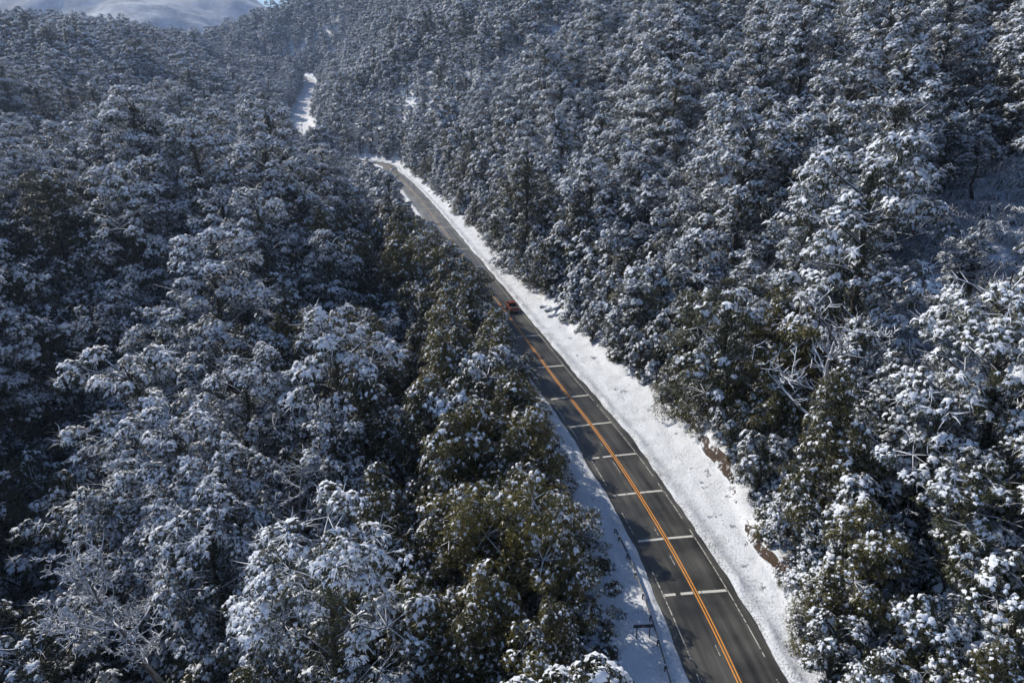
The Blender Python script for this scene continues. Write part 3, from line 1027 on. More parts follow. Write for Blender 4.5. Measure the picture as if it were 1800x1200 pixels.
LB_X, LB_Y = [q[0] for q in LB], [q[1] for q in LB]
trees = []
for (x, y), s, t, z in zip(allp, sA, tA, hA):
    edge = right_edge(s) if t > 0 else -left_edge(s)
    dd = abs(t) - edge
    kind = 'tall'
    v = float(vnoise(np.array([x / 22.0]), np.array([y / 22.0]), 77)[0])
    if t < 0 and dd < 35 + 26 * v and y < 250:
        kind = 'green' if rnd.random() < .80 else 'young'
        if dd > 20 and rnd.random() < .25: kind = 'tall'
    elif t < 0 and y < 260 and hollow(x, y, z, v) and rnd.random() < .94:
        kind = 'dark'  # sparser snow, used here to deepen the shade of the gully
    elif rnd.random() < .07:
        kind = 'dark'
    elif t > 0 and dd < 9:
        kind = 'young' if rnd.random() < .72 else 'green'
    elif rnd.random() < .16:
        kind = 'young'
    k = rnd.randrange(len(PROTO[kind]))
    if kind == 'tall' and -75 < x < -22 and 30 < y < 230 and rnd.random() < .7: k = rnd.choice((0, 2, 3, 4, 6))
    P = PROTO[kind][k]
    v2 = float(vnoise(np.array([x / 38.0]), np.array([y / 38.0]), 91)[0])
    sc = rnd.uniform(.74, 1.40) * (1 + .7 * v2)
    if kind == 'tall' and t < 0: sc *= 1 + .22 * math.exp(-(((x + 42) / 18) ** 2 + ((y - 85) / 30) ** 2)) + .28 * math.exp(-(((x + 46) / 20) ** 2 + ((y - 200) / 40) ** 2))
    sc = min(sc, 1.5)
    if kind == 'tall' and abs(t) > 30 and rnd.random() < .05: continue
    if kind in ('young', 'green'): sc *= min(1.0, .55 + .05 * dd + rnd.uniform(0, .25)) if t > 0 else min(1.05, .72 + .04 * dd + rnd.uniform(0, .2))
    else: sc *= .86 if (t > 0 and dd < 14) else 1.0
    for _ in range(9):
        tp_ = project((x, y, z + P.H * sc))
        if tp_ is None: break
        over = False
        m_ = P.R * sc * FPX / tp_[2]
        if t < 0 and dd < 45 and y < 440:
            for fr in (0, .35, .7):
                py_ = project((x, y, z + P.H * sc * (1 - fr * .8)))
                if py_[0] + m_ * (.30 + .65 * fr) > np.interp(py_[1], LB_Y, LB_X): over = True
        if t > 15 and math.hypot(x, y) < clearing.xy.length + 26:      # low growth below the clearing
            for fr in (0, .35, .7):
                c_ = project((x, y, z + P.H * sc * (1 - fr)))
                if 1655 - m_ * (.3 + .4 * fr) < c_[0] < 1840 and 225 < c_[1] < (640 if c_[0] < 1735 else 590): over = True
        if y < 640:                                                      # the climb beyond the spur stays open
            for fr in (0, .3, .6):
                c_ = project((x, y, z + P.H * sc * (1 - fr)))
                if 505 - m_ * (.3 + .5 * fr) < c_[0] < 556 + m_ * (.3 + .5 * fr) and 128 < c_[1] < 222: over = True
        if not over: break
        sc *= .86
    else:
        continue
    if sc < .33: continue
    pr = project((x, y, z + P.H * sc * .6))
    if pr and project((x, y, z + P.H * sc))[2] < 43: continue
    size = 0
    vis = False
    if pr:
        size = P.H * sc * FPX / pr[2]
        m = P.R * sc * FPX / pr[2]
        vis = -m < pr[0] < 1800 + m and -size * .4 < pr[1] < 1200 + size * .5
    trees.append(dict(x=x, y=y, z=z, s=s, t=t, kind=kind, k=k, sc=sc, rz=rnd.uniform(0, 6.283), vis=vis, size=size, pr=pr))

order = sorted([i for i, q in enumerate(trees) if q['vis']], key=lambda i: -trees[i]['size'])
cnt = {'tall': 0, 'young': 0, 'green': 0, 'dark': 0}
chosen = set()
for i in order:
    k = trees[i]['kind']
    if cnt[k] >= {'tall': 300, 'young': 230, 'green': 190, 'dark': 120}[k]: continue
    cnt[k] += 1; chosen.add(i)
print('trees', len(trees), 'in view', len(order), 'chosen', cnt)

ORD = 'first second third fourth fifth sixth seventh eighth ninth tenth eleventh twelfth thirteenth fourteenth fifteenth sixteenth seventeenth eighteenth nineteenth twentieth'.split() + ['twenty-' + w for w in 'first second third fourth fifth sixth seventh eighth ninth'.split()] + ['thirtieth'] + ['thirty-' + w for w in 'first second third fourth fifth sixth seventh eighth ninth'.split()] + ['fortieth'] + ['forty-' + w for w in 'first second third fourth fifth sixth seventh eighth ninth'.split()] + ['fiftieth'] + ['fifty-' + w for w in 'first second third fourth fifth sixth seventh eighth ninth'.split()]
KIND_NAME = {'tall': ('evergreen_tree', 'snow-laden tall evergreen'), 'dark': ('shaded_evergreen', 'dark sparsely snowed tall evergreen'), 'young': ('young_evergreen', 'snow-draped young evergreen'), 'green': ('roadside_evergreen', 'greener thinly snowed evergreen')}
bands = {}
for i in chosen:
    q = trees[i]
    j = int(np.argmin([abs(q['s'] - b) for b in BAR_S]))
    if q['s'] < BAR_S[0] - 8: where = 'nearer than the first crossbar'
    elif q['s'] > BAR_S[-1] + 12: where = 'beyond the farthest crossbar'
    else: where = 'abreast of the %s crossbar' % ORD[j]
    q['where'] = where
    bands.setdefault((q['t'] > 0, where, q['kind']), []).append(i)
for key, ids in bands.items():
    ids.sort(key=lambda i: abs(trees[i]['t']))
    for n, i in enumerate(ids):
        trees[i]['ord'] = ORD[min(n, len(ORD) - 1)]


def plant(P, name, loc, rz, sc, tilt=(0, 0)):
    root = bpy.data.objects.new(name, None)
    C.objects.link(root)
    root.empty_display_size = .5
    root.location = loc
    root.rotation_euler = (tilt[0], tilt[1], rz)
    root.scale = (sc, sc, sc)
    t_ = link('trunk', P.trunk, root)
    c_ = link('crown', P.crown, root)
    s_ = link('snow_load', P.snow, c_)
    s_['kind'] = 'stuff'; c_['kind'] = 'stuff'
    return root


for i in sorted(chosen):
    q = trees[i]
    nm, ds = KIND_NAME[q['kind']]
    side = 'right' if q['t'] > 0 else 'left'
    root = plant(PROTO[q['kind']][q['k']], nm, (q['x'], q['y'], q['z'] - .1), q['rz'], q['sc'], (rnd.gauss(0, .06), rnd.gauss(0, .06)))
    tag(root, '%s, %s such %s of the road %s' % (ds, q['ord'], side, q['where']), 'tree', 'trees of the forest on the %s of the road' % side)

# the rest of the forest: one mass
rest = [q for i, q in enumerate(trees) if i not in chosen]
me = bpy.data.meshes.new('forest')
me.vertices.add(len(rest))
me.vertices.foreach_set('co', np.array([(q['x'], q['y'], q['z'] - .2) for q in rest], dtype=np.float32).ravel())
a = me.attributes.new('tree_rotation', 'FLOAT_VECTOR', 'POINT')
a.data.foreach_set('vector', np.array([(0, 0, q['rz']) for q in rest], dtype=np.float32).ravel())
a = me.attributes.new('tree_scale', 'FLOAT_VECTOR', 'POINT')
a.data.foreach_set('vector', np.array([[q['sc']] * 3 for q in rest], dtype=np.float32).ravel())
a = me.attributes.new('tree_shape', 'INT', 'POINT')
a.data.foreach_set('value', np.array([rnd.randrange(8) if q['kind'] in ('tall', 'dark') else 8 + rnd.randrange(3) for q in rest], dtype=np.int32))
forest = tag(link('forest', me), 'hazy snow-covered forest covering the far hillsides', kind='stuff')
ng = bpy.data.node_groups.new('scatter_trees', 'GeometryNodeTree')
ng.interface.new_socket('Geometry', in_out='INPUT', socket_type='NodeSocketGeometry')
ng.interface.new_socket('Geometry', in_out='OUTPUT', socket_type='NodeSocketGeometry')
gi = ng.nodes.new('NodeGroupInput'); go = ng.nodes.new('NodeGroupOutput')
iop = ng.nodes.new('GeometryNodeInstanceOnPoints')
ci = ng.nodes.new('GeometryNodeCollectionInfo')
ci.inputs['Collection'].default_value = far_col
ci.inputs['Separate Children'].default_value = True
ci.inputs['Reset Children'].default_value = True


def named(nm, ty):
    n = ng.nodes.new('GeometryNodeInputNamedAttribute'); n.data_type = ty; n.inputs['Name'].default_value = nm
    return n.outputs['Attribute']


L = ng.links.new
L(gi.outputs[0], iop.inputs['Points']); L(ci.outputs[0], iop.inputs['Instance'])
iop.inputs['Pick Instance'].default_value = True
L(named('tree_shape', 'INT'), iop.inputs['Instance Index'])
L(named('tree_rotation', 'FLOAT_VECTOR'), iop.inputs['Rotation'])
L(named('tree_scale', 'FLOAT_VECTOR'), iop.inputs['Scale'])
L(iop.outputs[0], go.inputs[0])
forest.modifiers.new('scatter', 'NODES').node_group = ng

def shrub_mesh(seed, snow, leaf):
    g = np.random.default_rng(seed)
    n = 100
    ph = g.random(n) * 6.283; rr = np.sqrt(g.random(n))
    z = .9 * (1 - rr ** 2) * g.uniform(.4, 1, n) + .1
    pos = np.stack([rr * np.cos(ph), rr * np.sin(ph), z], 1)
    ex = np.stack([np.cos(ph) * (.3 + rr), np.sin(ph) * (.3 + rr), -.1 - .5 * rr - .3 * g.random(n)], 1)
    rot = rot_mats(ex, np.tile([0, 0, 1.0], (n, 1)) + g.normal(0, .3, (n, 3)))
    sc = g.uniform(.3, .55, n)
    lv, lf = stamp(LEAFT, g.integers(0, len(LEAFT), n), pos, rot, sc, g)
    has = g.random(n) < snow
    sv_, sf_ = stamp(SNOWT, g.integers(0, len(SNOWT), has.sum()), pos[has] + np.array([0, 0, .04]), rot[has], sc[has], g)
    return mesh_np('foliage', lv, lf, leaf, smooth=False), mesh_np('snow_load', sv_, sf_, M_SNOWC)


M_RUST = mat_leaf('leaf_russet', (.05, .025, .012), (.13, .06, .025))
SHR = [shrub_mesh(1, .35, M_LEAF2), shrub_mesh(2, .2, M_LEAF2), shrub_mesh(3, .5, M_LEAF), shrub_mesh(4, .08, M_RUST)]

under_col = bpy.data.collections.new('undergrowth_shapes')
for k in range(3):
    f_, o_ = SHR[k]
    V1 = np.empty(len(f_.vertices) * 3, dtype=np.float32); f_.vertices.foreach_get('co', V1)
    V2 = np.empty(len(o_.vertices) * 3, dtype=np.float32); o_.vertices.foreach_get('co', V2)
    F1 = np.empty(len(f_.polygons) * 3, dtype=np.int32); f_.loops.foreach_get('vertex_index', F1)
    F2 = np.empty(len(o_.polygons) * 3, dtype=np.int32); o_.loops.foreach_get('vertex_index', F2)
    n1 = len(V1) // 3
    me = mesh_np('bush', np.concatenate([V1, V2]).reshape(-1, 3), np.concatenate([F1, F2 + n1]).reshape(-1, 3), [M_LEAF, M_SNOWC], np.concatenate([np.zeros(len(F1) // 3), np.ones(len(F2) // 3)]))
    under_col.objects.link(bpy.data.objects.new('bush_shape_%d' % k, me))
ug = np.random.default_rng(23)
ux = np.stack([ug.uniform(-230, 200, 60000), ug.uniform(10, 330, 60000)], 1)
us, ut, uz = road_st(ux)
az_ = np.abs(np.degrees(np.arctan2(ux[:, 0], ux[:, 1])))
ok = (az_ < 46) & np.where(ut > 0, ut > right_edge(us) + 1.5, ut < left_edge(us) - 1.5) & (ut < 150)
ok &= ~np.array([in_clearing(a_, b_) for a_, b_ in ux])
ux, us, ut, uz = ux[ok], us[ok], ut[ok], uz[ok]
uh = height(ux, (us, ut, uz))
me = bpy.data.meshes.new('undergrowth'); me.vertices.add(len(ux))
me.vertices.foreach_set('co', np.c_[ux, uh - .15].astype(np.float32).ravel())
a = me.attributes.new('tree_rotation', 'FLOAT_VECTOR', 'POINT')
a.data.foreach_set('vector', np.c_[np.zeros((len(ux), 2)), ug.random(len(ux)) * 6.283].astype(np.float32).ravel())
a = me.attributes.new('tree_scale', 'FLOAT_VECTOR', 'POINT')
w_ = ug.uniform(.9, 2.3, len(ux))
a.data.foreach_set('vector', np.stack([w_, w_, w_ * ug.uniform(.8, 1.4, len(ux))], 1).astype(np.float32).ravel())
a = me.attributes.new('tree_shape', 'INT', 'POINT')
a.data.foreach_set('value', ug.integers(0, 3, len(ux)).astype(np.int32))
under = tag(link('undergrowth', me), 'snowy undergrowth covering the forest floor between the trees', kind='stuff')
ng2 = ng.copy()
for nd in ng2.nodes:
    if nd.bl_idname == 'GeometryNodeCollectionInfo': nd.inputs['Collection'].default_value = under_col
under.modifiers.new('scatter', 'NODES').node_group = ng2

# ------------------------------------------------------------------ far mountains
def mountain(name, cx, cy, rx, ry, hgt, seed, label):
    n = 100
    u, v = np.meshgrid(np.linspace(-1, 1, n), np.linspace(-1, 1, n))
    d = np.sqrt(u * u + v * v)
    rid = 1 - 2 * np.abs(fbm(u * 2.2 + 7 + seed, v * 2.2 + 3, seed, 5))
    z = hgt * np.clip(1 - d, 0, 1) ** 1.05 * (.82 + .20 * rid) + 26 * (np.abs(fbm(u * 7, v * 7, seed + 9, 5)) - .25)
    z = z - 40 * sstep(.85, 1, d)
    me = mesh_np(name, np.stack([cx + u * rx, cy + v * ry, z], -1).reshape(-1, 3), grid_faces(n, n), M_MOUNT)
    return tag(link(name, me), label, kind='structure')


m, n, b, N = new_mat('mountain_snow_and_rock')
g = N('NewGeometry'); t = N('TexNoise', i_Scale=.011, i_Detail=9.0, i_Roughness=.72); n.links.new(g.outputs['Position'], t.inputs['Vector'])
r = ramp(n, .40, .60, (.12, .145, .19, 1), (.46, .50, .57, 1)); n.links.new(t.outputs['Fac'], r.inputs[0]); n.links.new(r.outputs[0], b.inputs['Base Color'])
b.inputs['Roughness'].default_value = .85
M_MOUNT = m
mountain('mountain', -1720, 3330, 1500, 1200, 690, 4, 'pale snowy peak rising behind the wooded ridge')
mountain('mountain', -3250, 3350, 1250, 1200, 720, 9, 'hazy snowy shoulder beyond the ridge')
mountain('mountain', -700, 3900, 1300, 700, 430, 14, 'faint distant snowy range in the gap')

# ------------------------------------------------------------------ dead trees, white with snow
def make_snag(seed, H, spread, depth, r0):
    """returns trunk mesh and a list of limb meshes"""
    r = random.Random(seed)

    def grow(mb, p, d, L, rad, lev):
        pts, radii = [p], [rad]
        nseg = 4
        q = p; dd = d.copy()
        kids = []
        for k in range(nseg):
            dd = (dd + Vector((r.uniform(-.28, .28), r.uniform(-.28, .28), r.uniform(-.12, .22)))).normalized()
            q = q + dd * (L / nseg)
            pts.append(q); radii.append(max(.018, rad * (1 - .75 * (k + 1) / nseg)))
            if lev < depth: kids.append((q.copy(), dd.copy(), radii[-1]))
        mb.tube(pts, radii, 6 if lev < 2 else 4, cap=False)
        for (kp, kd, kr) in kids:
            for _ in range(2):
                if lev > 1 and r.random() < .45: continue
                side = Vector((r.uniform(-1, 1), r.uniform(-1, 1), r.uniform(-.2, .6))).normalized()
                grow(mb, kp, (kd * .55 + side).normalized(), L * r.uniform(.32, .55), kr * .75, lev + 1)
    tm = MB()
    pts, rad = [Vector((0, 0, -1.2))], [r0 * 1.2]
    for k in range(1, 8):
        u = k / 7
        pts.append(Vector((r.uniform(-.03, .03) * H * u, r.uniform(-.03, .03) * H * u, H * u))); rad.append(max(.04, r0 * (1 - .85 * u)))
    tm.tube(pts, rad, 8)
    limbs = []
    nl = int(7 + 3 * spread)
    for k in range(nl):
        u = .35 + .6 * (k + r.random()) / nl
        i = min(6, int(u * 7)); p = pts[i].lerp(pts[i + 1], u * 7 - i)
        a = k * 2.4 + r.uniform(-.5, .5)
        mb = MB()
        grow(mb, p, Vector((math.cos(a), math.sin(a), r.uniform(.15, .9))).normalized(), H * .30 * spread * (1.25 - .6 * u), r0 * .42 * (1.2 - u * .6), 1)
        limbs.append(mb.mesh('limb', M_SNAG, True))
    return tm.mesh('trunk', M_SNAG, True), limbs


SNAGS = [make_snag(1, 9, 1.0, 3, .18), make_snag(2, 12, .7, 3, .22), make_snag(3, 8, 1.3, 3, .22), make_snag(4, 14, .55, 2, .30), make_snag(5, 7, 1.2, 3, .18), make_snag(6, 8, 1.05, 4, .15)]


def snag(k, base, label, tilt=(0, 0), rz=0, sc=1.0):
    tr, limbs = SNAGS[k]
    root = bpy.data.objects.new('dead_tree', None); C.objects.link(root)
    root.location = base; root.rotation_euler = (tilt[0], tilt[1], rz); root.scale = (sc,) * 3
    link('trunk', tr, root)
    for l in limbs: link('limb', l, root)
    return tag(root, label, 'dead tree', 'bare white dead trees')


for k, px, py, rise, label, tilt, rz in SNAG_SPOTS:
    foot = SNAG_FEET[(px, py)]
    snag(k, foot, label, tilt, rz, rise / (9, 12, 8, 14, 7, 8)[k])

# tall bare-boled trees standing in and around the clearing
def boled(px, py, H, k, label, tilt=(0, 0), rad=.42, crown_sc=.75):
    foot = hit_ground(px, py); z = foot.z
    root = bpy.data.objects.new('bare_boled_tree', None); C.objects.link(root)
    root.location = (foot.x, foot.y, z); root.rotation_euler = (tilt[0], tilt[1], rnd.uniform(-.2, .2))
    mb = MB(); rr = random.Random(int(px))
    pts = [Vector((0, 0, -1.5))] + [Vector((rr.uniform(-.25, .25), rr.uniform(-.25, .25), H * u / 6)) for u in range(1, 7)]
    mb.tube(pts, [rad * 1.3] + [rad * (1 - .09 * u) for u in range(1, 7)], 9)
    for q in range(4):
        a = rr.uniform(0, 6.28); z0 = H * rr.uniform(.5, .95)
        mb.tube([Vector((0, 0, z0)), Vector((math.cos(a) * 1.6, math.sin(a) * 1.6, z0 + .7)), Vector((math.cos(a) * 3.0, math.sin(a) * 3.0, z0 + 1.0))], [.16, .11, .04], 5)
    mb.build('trunk', M_BARK, root, smooth=True)
    P = PROTO['tall'][k]
    c_ = link('crown', P.crown, root, (0, 0, H * .70)); c_.scale = (crown_sc,) * 3; c_['kind'] = 'stuff'
    s_ = link('snow_load', P.snow, c_); s_['kind'] = 'stuff'
    return tag(root, label, 'tree', 'bare-boled trees around the clearing')


CLEAR = clearing


boled(1690, 612, 11, 6, 'dark twin trunk, thicker of the pair, at the foot of the clearing', (-.02, -.10), .50, .5)
boled(1676, 618, 10, 6, 'dark twin trunk, slimmer of the pair, at the foot of the clearing', (-.02, -.14), .36, .42)
boled(1790, 590, 27, 4, 'tall dark trunk with high snowy crown at the edge of the clearing', (0, -.10), .55, .62)
boled(1704, 365, 9, 6, 'small slim dark trunk standing alone in the clearing', (0, -.10), .26, .42)
boled(1612, 150, 14, 2, 'dark trunk at the shaded top of the clearing', (0, 0), .42, .45)
boled(1640, 120, 15, 0, 'second dark trunk at the shaded top of the clearing', (0, .05), .40, .4)

# snow-bent cane in the clearing
def cane_mesh(seed):
    r = random.Random(seed); mb = MB()
    for k in range(26):
        a = r.uniform(0, 6.28); L = r.uniform(1.2, 2.6); h = L * r.uniform(.35, .6)
        c, s_ = math.cos(a), math.sin(a)
        pts = [Vector((c * L * u * .8, s_ * L * u * .8, h * 4 * u * (1 - u) * (1 - .25 * u) + .05)) + Vector((r.uniform(-.08, .08), r.uniform(-.08, .08), 0)) for u in (0, .25, .5, .75, 1)]
        mb.tube(pts, [.025, .05, .06, .045, .02], 3, cap=False)
    return mb.mesh('cane_clump', M_CANE, True)


CANES = [cane_mesh(k) for k in range(5)]
cane_col = bpy.data.collections.new('cane_shapes')
for k in range(5): cane_col.objects.link(bpy.data.objects.new('cane_shape_%d' % k, CANES[k]))
cr = np.random.default_rng(8)
cxy = np.stack([CLEAR.x + cr.uniform(-40, 40, 6000), CLEAR.y + cr.uniform(-40, 40, 6000)], 1)
cxy = np.array([q for q in cxy if in_clearing(q[0], q[1], 1.08)])[:900]
ch = height(cxy)
me = bpy.data.meshes.new('cane_thicket'); me.vertices.add(len(cxy))
me.vertices.foreach_set('co', np.c_[cxy, ch - .05].astype(np.float32).ravel())
a = me.attributes.new('tree_rotation', 'FLOAT_VECTOR', 'POINT')
a.data.foreach_set('vector', np.c_[np.zeros((len(cxy), 2)), cr.random(len(cxy)) * 6.283].astype(np.float32).ravel())
a = me.attributes.new('tree_scale', 'FLOAT_VECTOR', 'POINT')
w_ = cr.uniform(.5, 1.4, len(cxy))
a.data.foreach_set('vector', np.stack([w_, w_, w_ * cr.uniform(.6, 1.2, len(cxy))], 1).astype(np.float32).ravel())
a = me.attributes.new('tree_shape', 'INT', 'POINT')
a.data.foreach_set('value', cr.integers(0, 5, len(cxy)).astype(np.int32))
thicket = tag(link('cane_thicket', me), 'snow-bent arching canes matted over the open slope of the clearing', kind='stuff')
ng3 = ng.copy()
for nd in ng3.nodes:
    if nd.bl_idname == 'GeometryNodeCollectionInfo': nd.inputs['Collection'].default_value = cane_col
thicket.modifiers.new('scatter', 'NODES').node_group = ng3

# ------------------------------------------------------------------ fallen timber
def log_mesh(seed, L, rad, stubs=2):
    r = random.Random(seed); mb = MB()
    pts = [Vector((-L / 2 + L * u / 5, r.uniform(-.1, .1) * rad * 3, r.uniform(-.06, .06))) for u in range(6)]
    mb.tube(pts, [rad * (1.1 - .09 * u) * r.uniform(.93, 1.07) for u in range(6)], 9)
    for k in range(stubs):
        x = r.uniform(-L * .35, L * .4); a = r.uniform(0, 3.14)
        mb.tube([Vector((x, 0, 0)), Vector((x + .3, math.cos(a) * rad * 3.2, math.sin(a) * rad * 3.0))], [rad * .35, rad * .15], 5)
    o = mb.mesh('log', M_LOG, True)
    # the snow that lies along it
    sb = MB()
    n = 14
    vv, ff = [], []
    for i in range(n + 1):
        u = i / n; x = -L / 2 * .97 + L * .94 * u
        w = rad * (1.0 - .35 * u) * (.65 + .3 * r.random()) * (math.sin(math.pi * min(1, max(0, u * .96 + .02))) ** .3)
        top = rad * (1.1 - .45 * u) * 1.0
        for yy, zz in ((-w, top * .72), (-w * .5, top + .09), (0, top + .13 + r.uniform(-.02, .04)), (w * .5, top + .09), (w, top * .72)): vv.append((x, yy, zz))
    for i in range(n):
        for j in range(4):
            ff.append((i * 5 + j, (i + 1) * 5 + j, (i + 1) * 5 + j + 1, i * 5 + j + 1))
    sb.v, sb.f = vv, ff
    return o, sb.mesh('snow_cap', M_SNOWC, True)


def fallen(px, py, L, rad, heading, label, seed, lift=.0, pitch=0.0, name='fallen_log', group=None):
    p = hit_ground(px, py)
    lm, sm_ = log_mesh(seed, L, rad)
    root = bpy.data.objects.new(name, None); C.objects.link(root)
    root.location = (p.x, p.y, p.z + rad * .75 + lift); root.rotation_euler = (0, pitch, heading)
    link('log', lm, root); link('snow_cap', sm_, root)
    return tag(root, label, 'log', group)


G_ = 'logs tumbled onto the snowy verge'
fallen(957, 541, 2.0, .20, .0, 'short snowy log lying lowest and nearest the road in the log pile', 1, group=G_)
fallen(968, 545, 3.4, .26, .75, 'thick snow-capped log pointing at the road in the log pile', 2, pitch=-.15, group=G_)
fallen(981, 544, 4.4, .24, .55, 'longest snow-capped log in the pile on the verge', 3, pitch=-.2, lift=.15, group=G_)
fallen(975, 556, 3.0, .22, .3, 'half-buried log at the lower edge of the log pile', 4, pitch=-.1, group=G_)
fallen(990, 552, 3.6, .20, .5, 'middle log of the pile beside the greener bushes', 5, pitch=-.25, group=G_)
fallen(1001, 556, 3.6, .24, .45, 'log of the pile lying closest to the trees', 6, pitch=-.25, lift=.1, group=G_)
fallen(979, 526, 3.4, .26, 1.15, 'steep log slid down from the trees above the pile', 7, pitch=-.35, group=G_)
fallen(994, 566, 2.6, .18, .4, 'thin log under the nearest side of the log pile', 8, pitch=-.2, group=G_)
fallen(1376, 896, 5.2, .24, .35, 'long snow-covered log sticking out of the forest edge onto the verge', 9, pitch=-.12)
fallen(1345, 905, 1.6, .22, .1, 'stubby snow-capped log end lying on the verge', 10)
fallen(1668, 852, 6.5, .40, .9, 'big fallen trunk under deep snow inside the forest', 11, pitch=-.35)
fallen(1440, 335, 8.0, .36, -.5, 'long fallen trunk leaning through the hillside canopy', 12, lift=9.0, pitch=.35)


def brush(px, py, size, label, seed, n=16):
    p = hit_ground(px, py); r = random.Random(seed); mb = MB()
    for k in range(n):
        a = r.uniform(0, 6.28); L = size * r.uniform(.4, 1)
        q = Vector((r.uniform(-.4, .4) * size, r.uniform(-.25, .25) * size, .05))
        e = q + Vector((math.cos(a) * L, math.sin(a) * L * .6, r.uniform(.0, .5) * L))
        mb.tube([q, (q + e) / 2 + Vector((0, 0, .12)), e], [.05, .035, .012], 4, cap=False)
    o = mb.build('fallen_branch', M_LOG, None, p, smooth=True)
    return tag(o, label, 'branch')


brush(1045, 630, 1.1, 'tangle of dark fallen branches on the open snow below the pickup', 1)
brush(1038, 608, .6, 'small dark twig tuft sticking out of the verge snow', 2, 8)
brush(1092, 690, .7, 'little heap of dark twigs on the snowy verge', 3, 8)
brush(985, 520, .9, 'dark brush heap at the top end of the log pile', 4, 10)
brush(1240, 833, 1.4, 'bare pale branch sticking out from the soil bank', 6, 9)
brush(1282, 868, 1.2, 'broken branch lying at the foot of the soil bank', 7, 9)

br = random.Random(21)
per_bar = {}
for k in range(26):
    j = br.randrange(len(BAR_S) - 2)
    s = BAR_S[j] + br.uniform(-4, 4)
    t = br.uniform(6.0, max(6.5, float(right_edge(s)) - 1.0))
    p, d, r_ = road_at(s); q = p + r_ * t
    pp_ = project((q[0], q[1], q[2]))
    per_bar[j] = per_bar.get(j, -1) + 1
    brush(pp_[0], pp_[1], br.uniform(.35, .8), 'broken twigs on the right verge by the %s crossbar, %s bunch there' % (ORD[j], ORD[per_bar[j]]), 100 + k, br.randrange(4, 8))['group'] = 'broken twigs on the verge'

# low shrubs at the edge of the snow
sr = random.Random(4)
shl = []
for side in (1, -1):
    s = S0 + 40.0
    while s < S0 + 330:
        e = float(right_edge(s)) if side > 0 else float(left_edge(s))
        t = e + (sr.uniform(-.6, 1.6) if side > 0 else sr.uniform(-1.2, 1.0))
        p, d, r_ = road_at(s)
        q = p + r_ * t
        if not makes_room(float(q[0]), float(q[1])): shl.append((float(q[0]), float(q[1]), side, s))
        s += sr.uniform(1.6, 4.2) * (1 + (s - S0) / 260)
by = {}
for x, y, side, s in shl:
    j = int(np.argmin([abs(s - b_) for b_ in BAR_S]))
    by.setdefault((side, j), []).append((s, x, y))
for (side, j), L_ in by.items():
    L_.sort()
    for n_i, (s, x, y) in enumerate(L_):
        root = bpy.data.objects.new('roadside_shrub', None); C.objects.link(root)
        k = 3 if (side > 0 and sr.random() < .18) else sr.randrange(3)
        root.location = (x, y, ground_z(x, y) - .1); root.rotation_euler = (0, 0, sr.uniform(0, 6.28))
        w = sr.uniform(.6, 1.35); root.scale = (w, w, w * sr.uniform(.8, 1.4))
        f_ = link('foliage', SHR[k][0], root); f_['kind'] = 'stuff'
        o_ = link('snow_load', SHR[k][1], root); o_['kind'] = 'stuff'
        tag(root, '%s shrub at the %s verge by the %s crossbar, %s going away' % ('russet leafy' if k == 3 else 'low green snowy', 'right' if side > 0 else 'left', ORD[j], ORD[n_i]), 'shrub', 'low shrubs along the verges')

# grass poking through the thin snow
gr = np.random.default_rng(17)
n = 5200
ss = S0 + 36 + (gr.random(n) ** 1.5) * 230
u = gr.random(n)
tt = 4.35 + u * (right_edge(ss) - 4.6)
p, d, r_ = road_at(ss)
q = p + r_ * tt[:, None]
zz = height(q[:, :2], (ss, tt, p[:, 2])) + .04
vv, ff = [], []
for i in range(n):
    for k in range(3):
        a = gr.random() * 6.283; L_ = gr.uniform(.10, .34); w = .018
        dx, dy = math.cos(a), math.sin(a)
        b0 = len(vv)
        x, y, z = q[i, 0] + gr.normal(0, .08), q[i, 1] + gr.normal(0, .08), zz[i]
        vv += [(x - dy * w, y + dx * w, z - .05), (x + dy * w, y - dx * w, z - .05), (x + dx * L_ * .7, y + dy * L_ * .7, z + L_ * .55)]
        ff.append((b0, b0 + 1, b0 + 2))
tag(link('verge_grass', mesh_np('verge_grass', vv, ff, M_GRASS, smooth=False)), 'dry grass blades poking through the verge snow', kind='stuff')

# ------------------------------------------------------------------ guard rail and sign beside the near bend
root = bpy.data.objects.new('guardrail', None); C.objects.link(root)
post_px = [(1080, 938), (1087, 952), (1102, 982), (1116, 1016), (1129, 1053), (1142, 1092), (1155, 1135), (1168, 1180), (1182, 1230), (1196, 1290)]
pp = []
for x, y in post_px:
    q = on_plane(x, y); pp.append((q.x, q.y, ground_z(q.x, q.y)))
root.location = pp[4]
o0 = Vector(pp[4])
for x, y, z in pp:
    mb = MB(); mb.box((0, 0, .36), (.12, .16, .86)); mb.build('post', M_STEEL, root, Vector((x, y, z)) - o0)
prof = [(0, .78), (.045, .72), (.045, .66), (0, .61), (0, .57), (.045, .52), (.045, .46), (0, .40)]
vv, ff = [], []
path = []
for i in range(len(pp) - 1):
    for k in range(4): path.append(Vector(pp[i]).lerp(Vector(pp[i + 1]), k / 4))
path.append(Vector(pp[-1]))
for i, p_ in enumerate(path):
    d_ = (path[min(i + 1, len(path) - 1)] - path[max(i - 1, 0)]).normalized(); rr_ = Vector((d_.y, -d_.x, 0))
    if rr_.x < 0: rr_ = -rr_
    for a_, z_ in prof: vv.append(p_ + rr_ * (.09 + a_) + Vector((0, 0, z_)) - o0)
for i in range(len(path) - 1):
    for j in range(7): ff.append((i * 8 + j, (i + 1) * 8 + j, (i + 1) * 8 + j + 1, i * 8 + j + 1))
mb = MB(); mb.v, mb.f = [tuple(v) for v in vv], ff
rail = mb.build('rail', M_STEEL, root, smooth=False)
so = rail.modifiers.new('thickness', 'SOLIDIFY'); so.thickness = .006
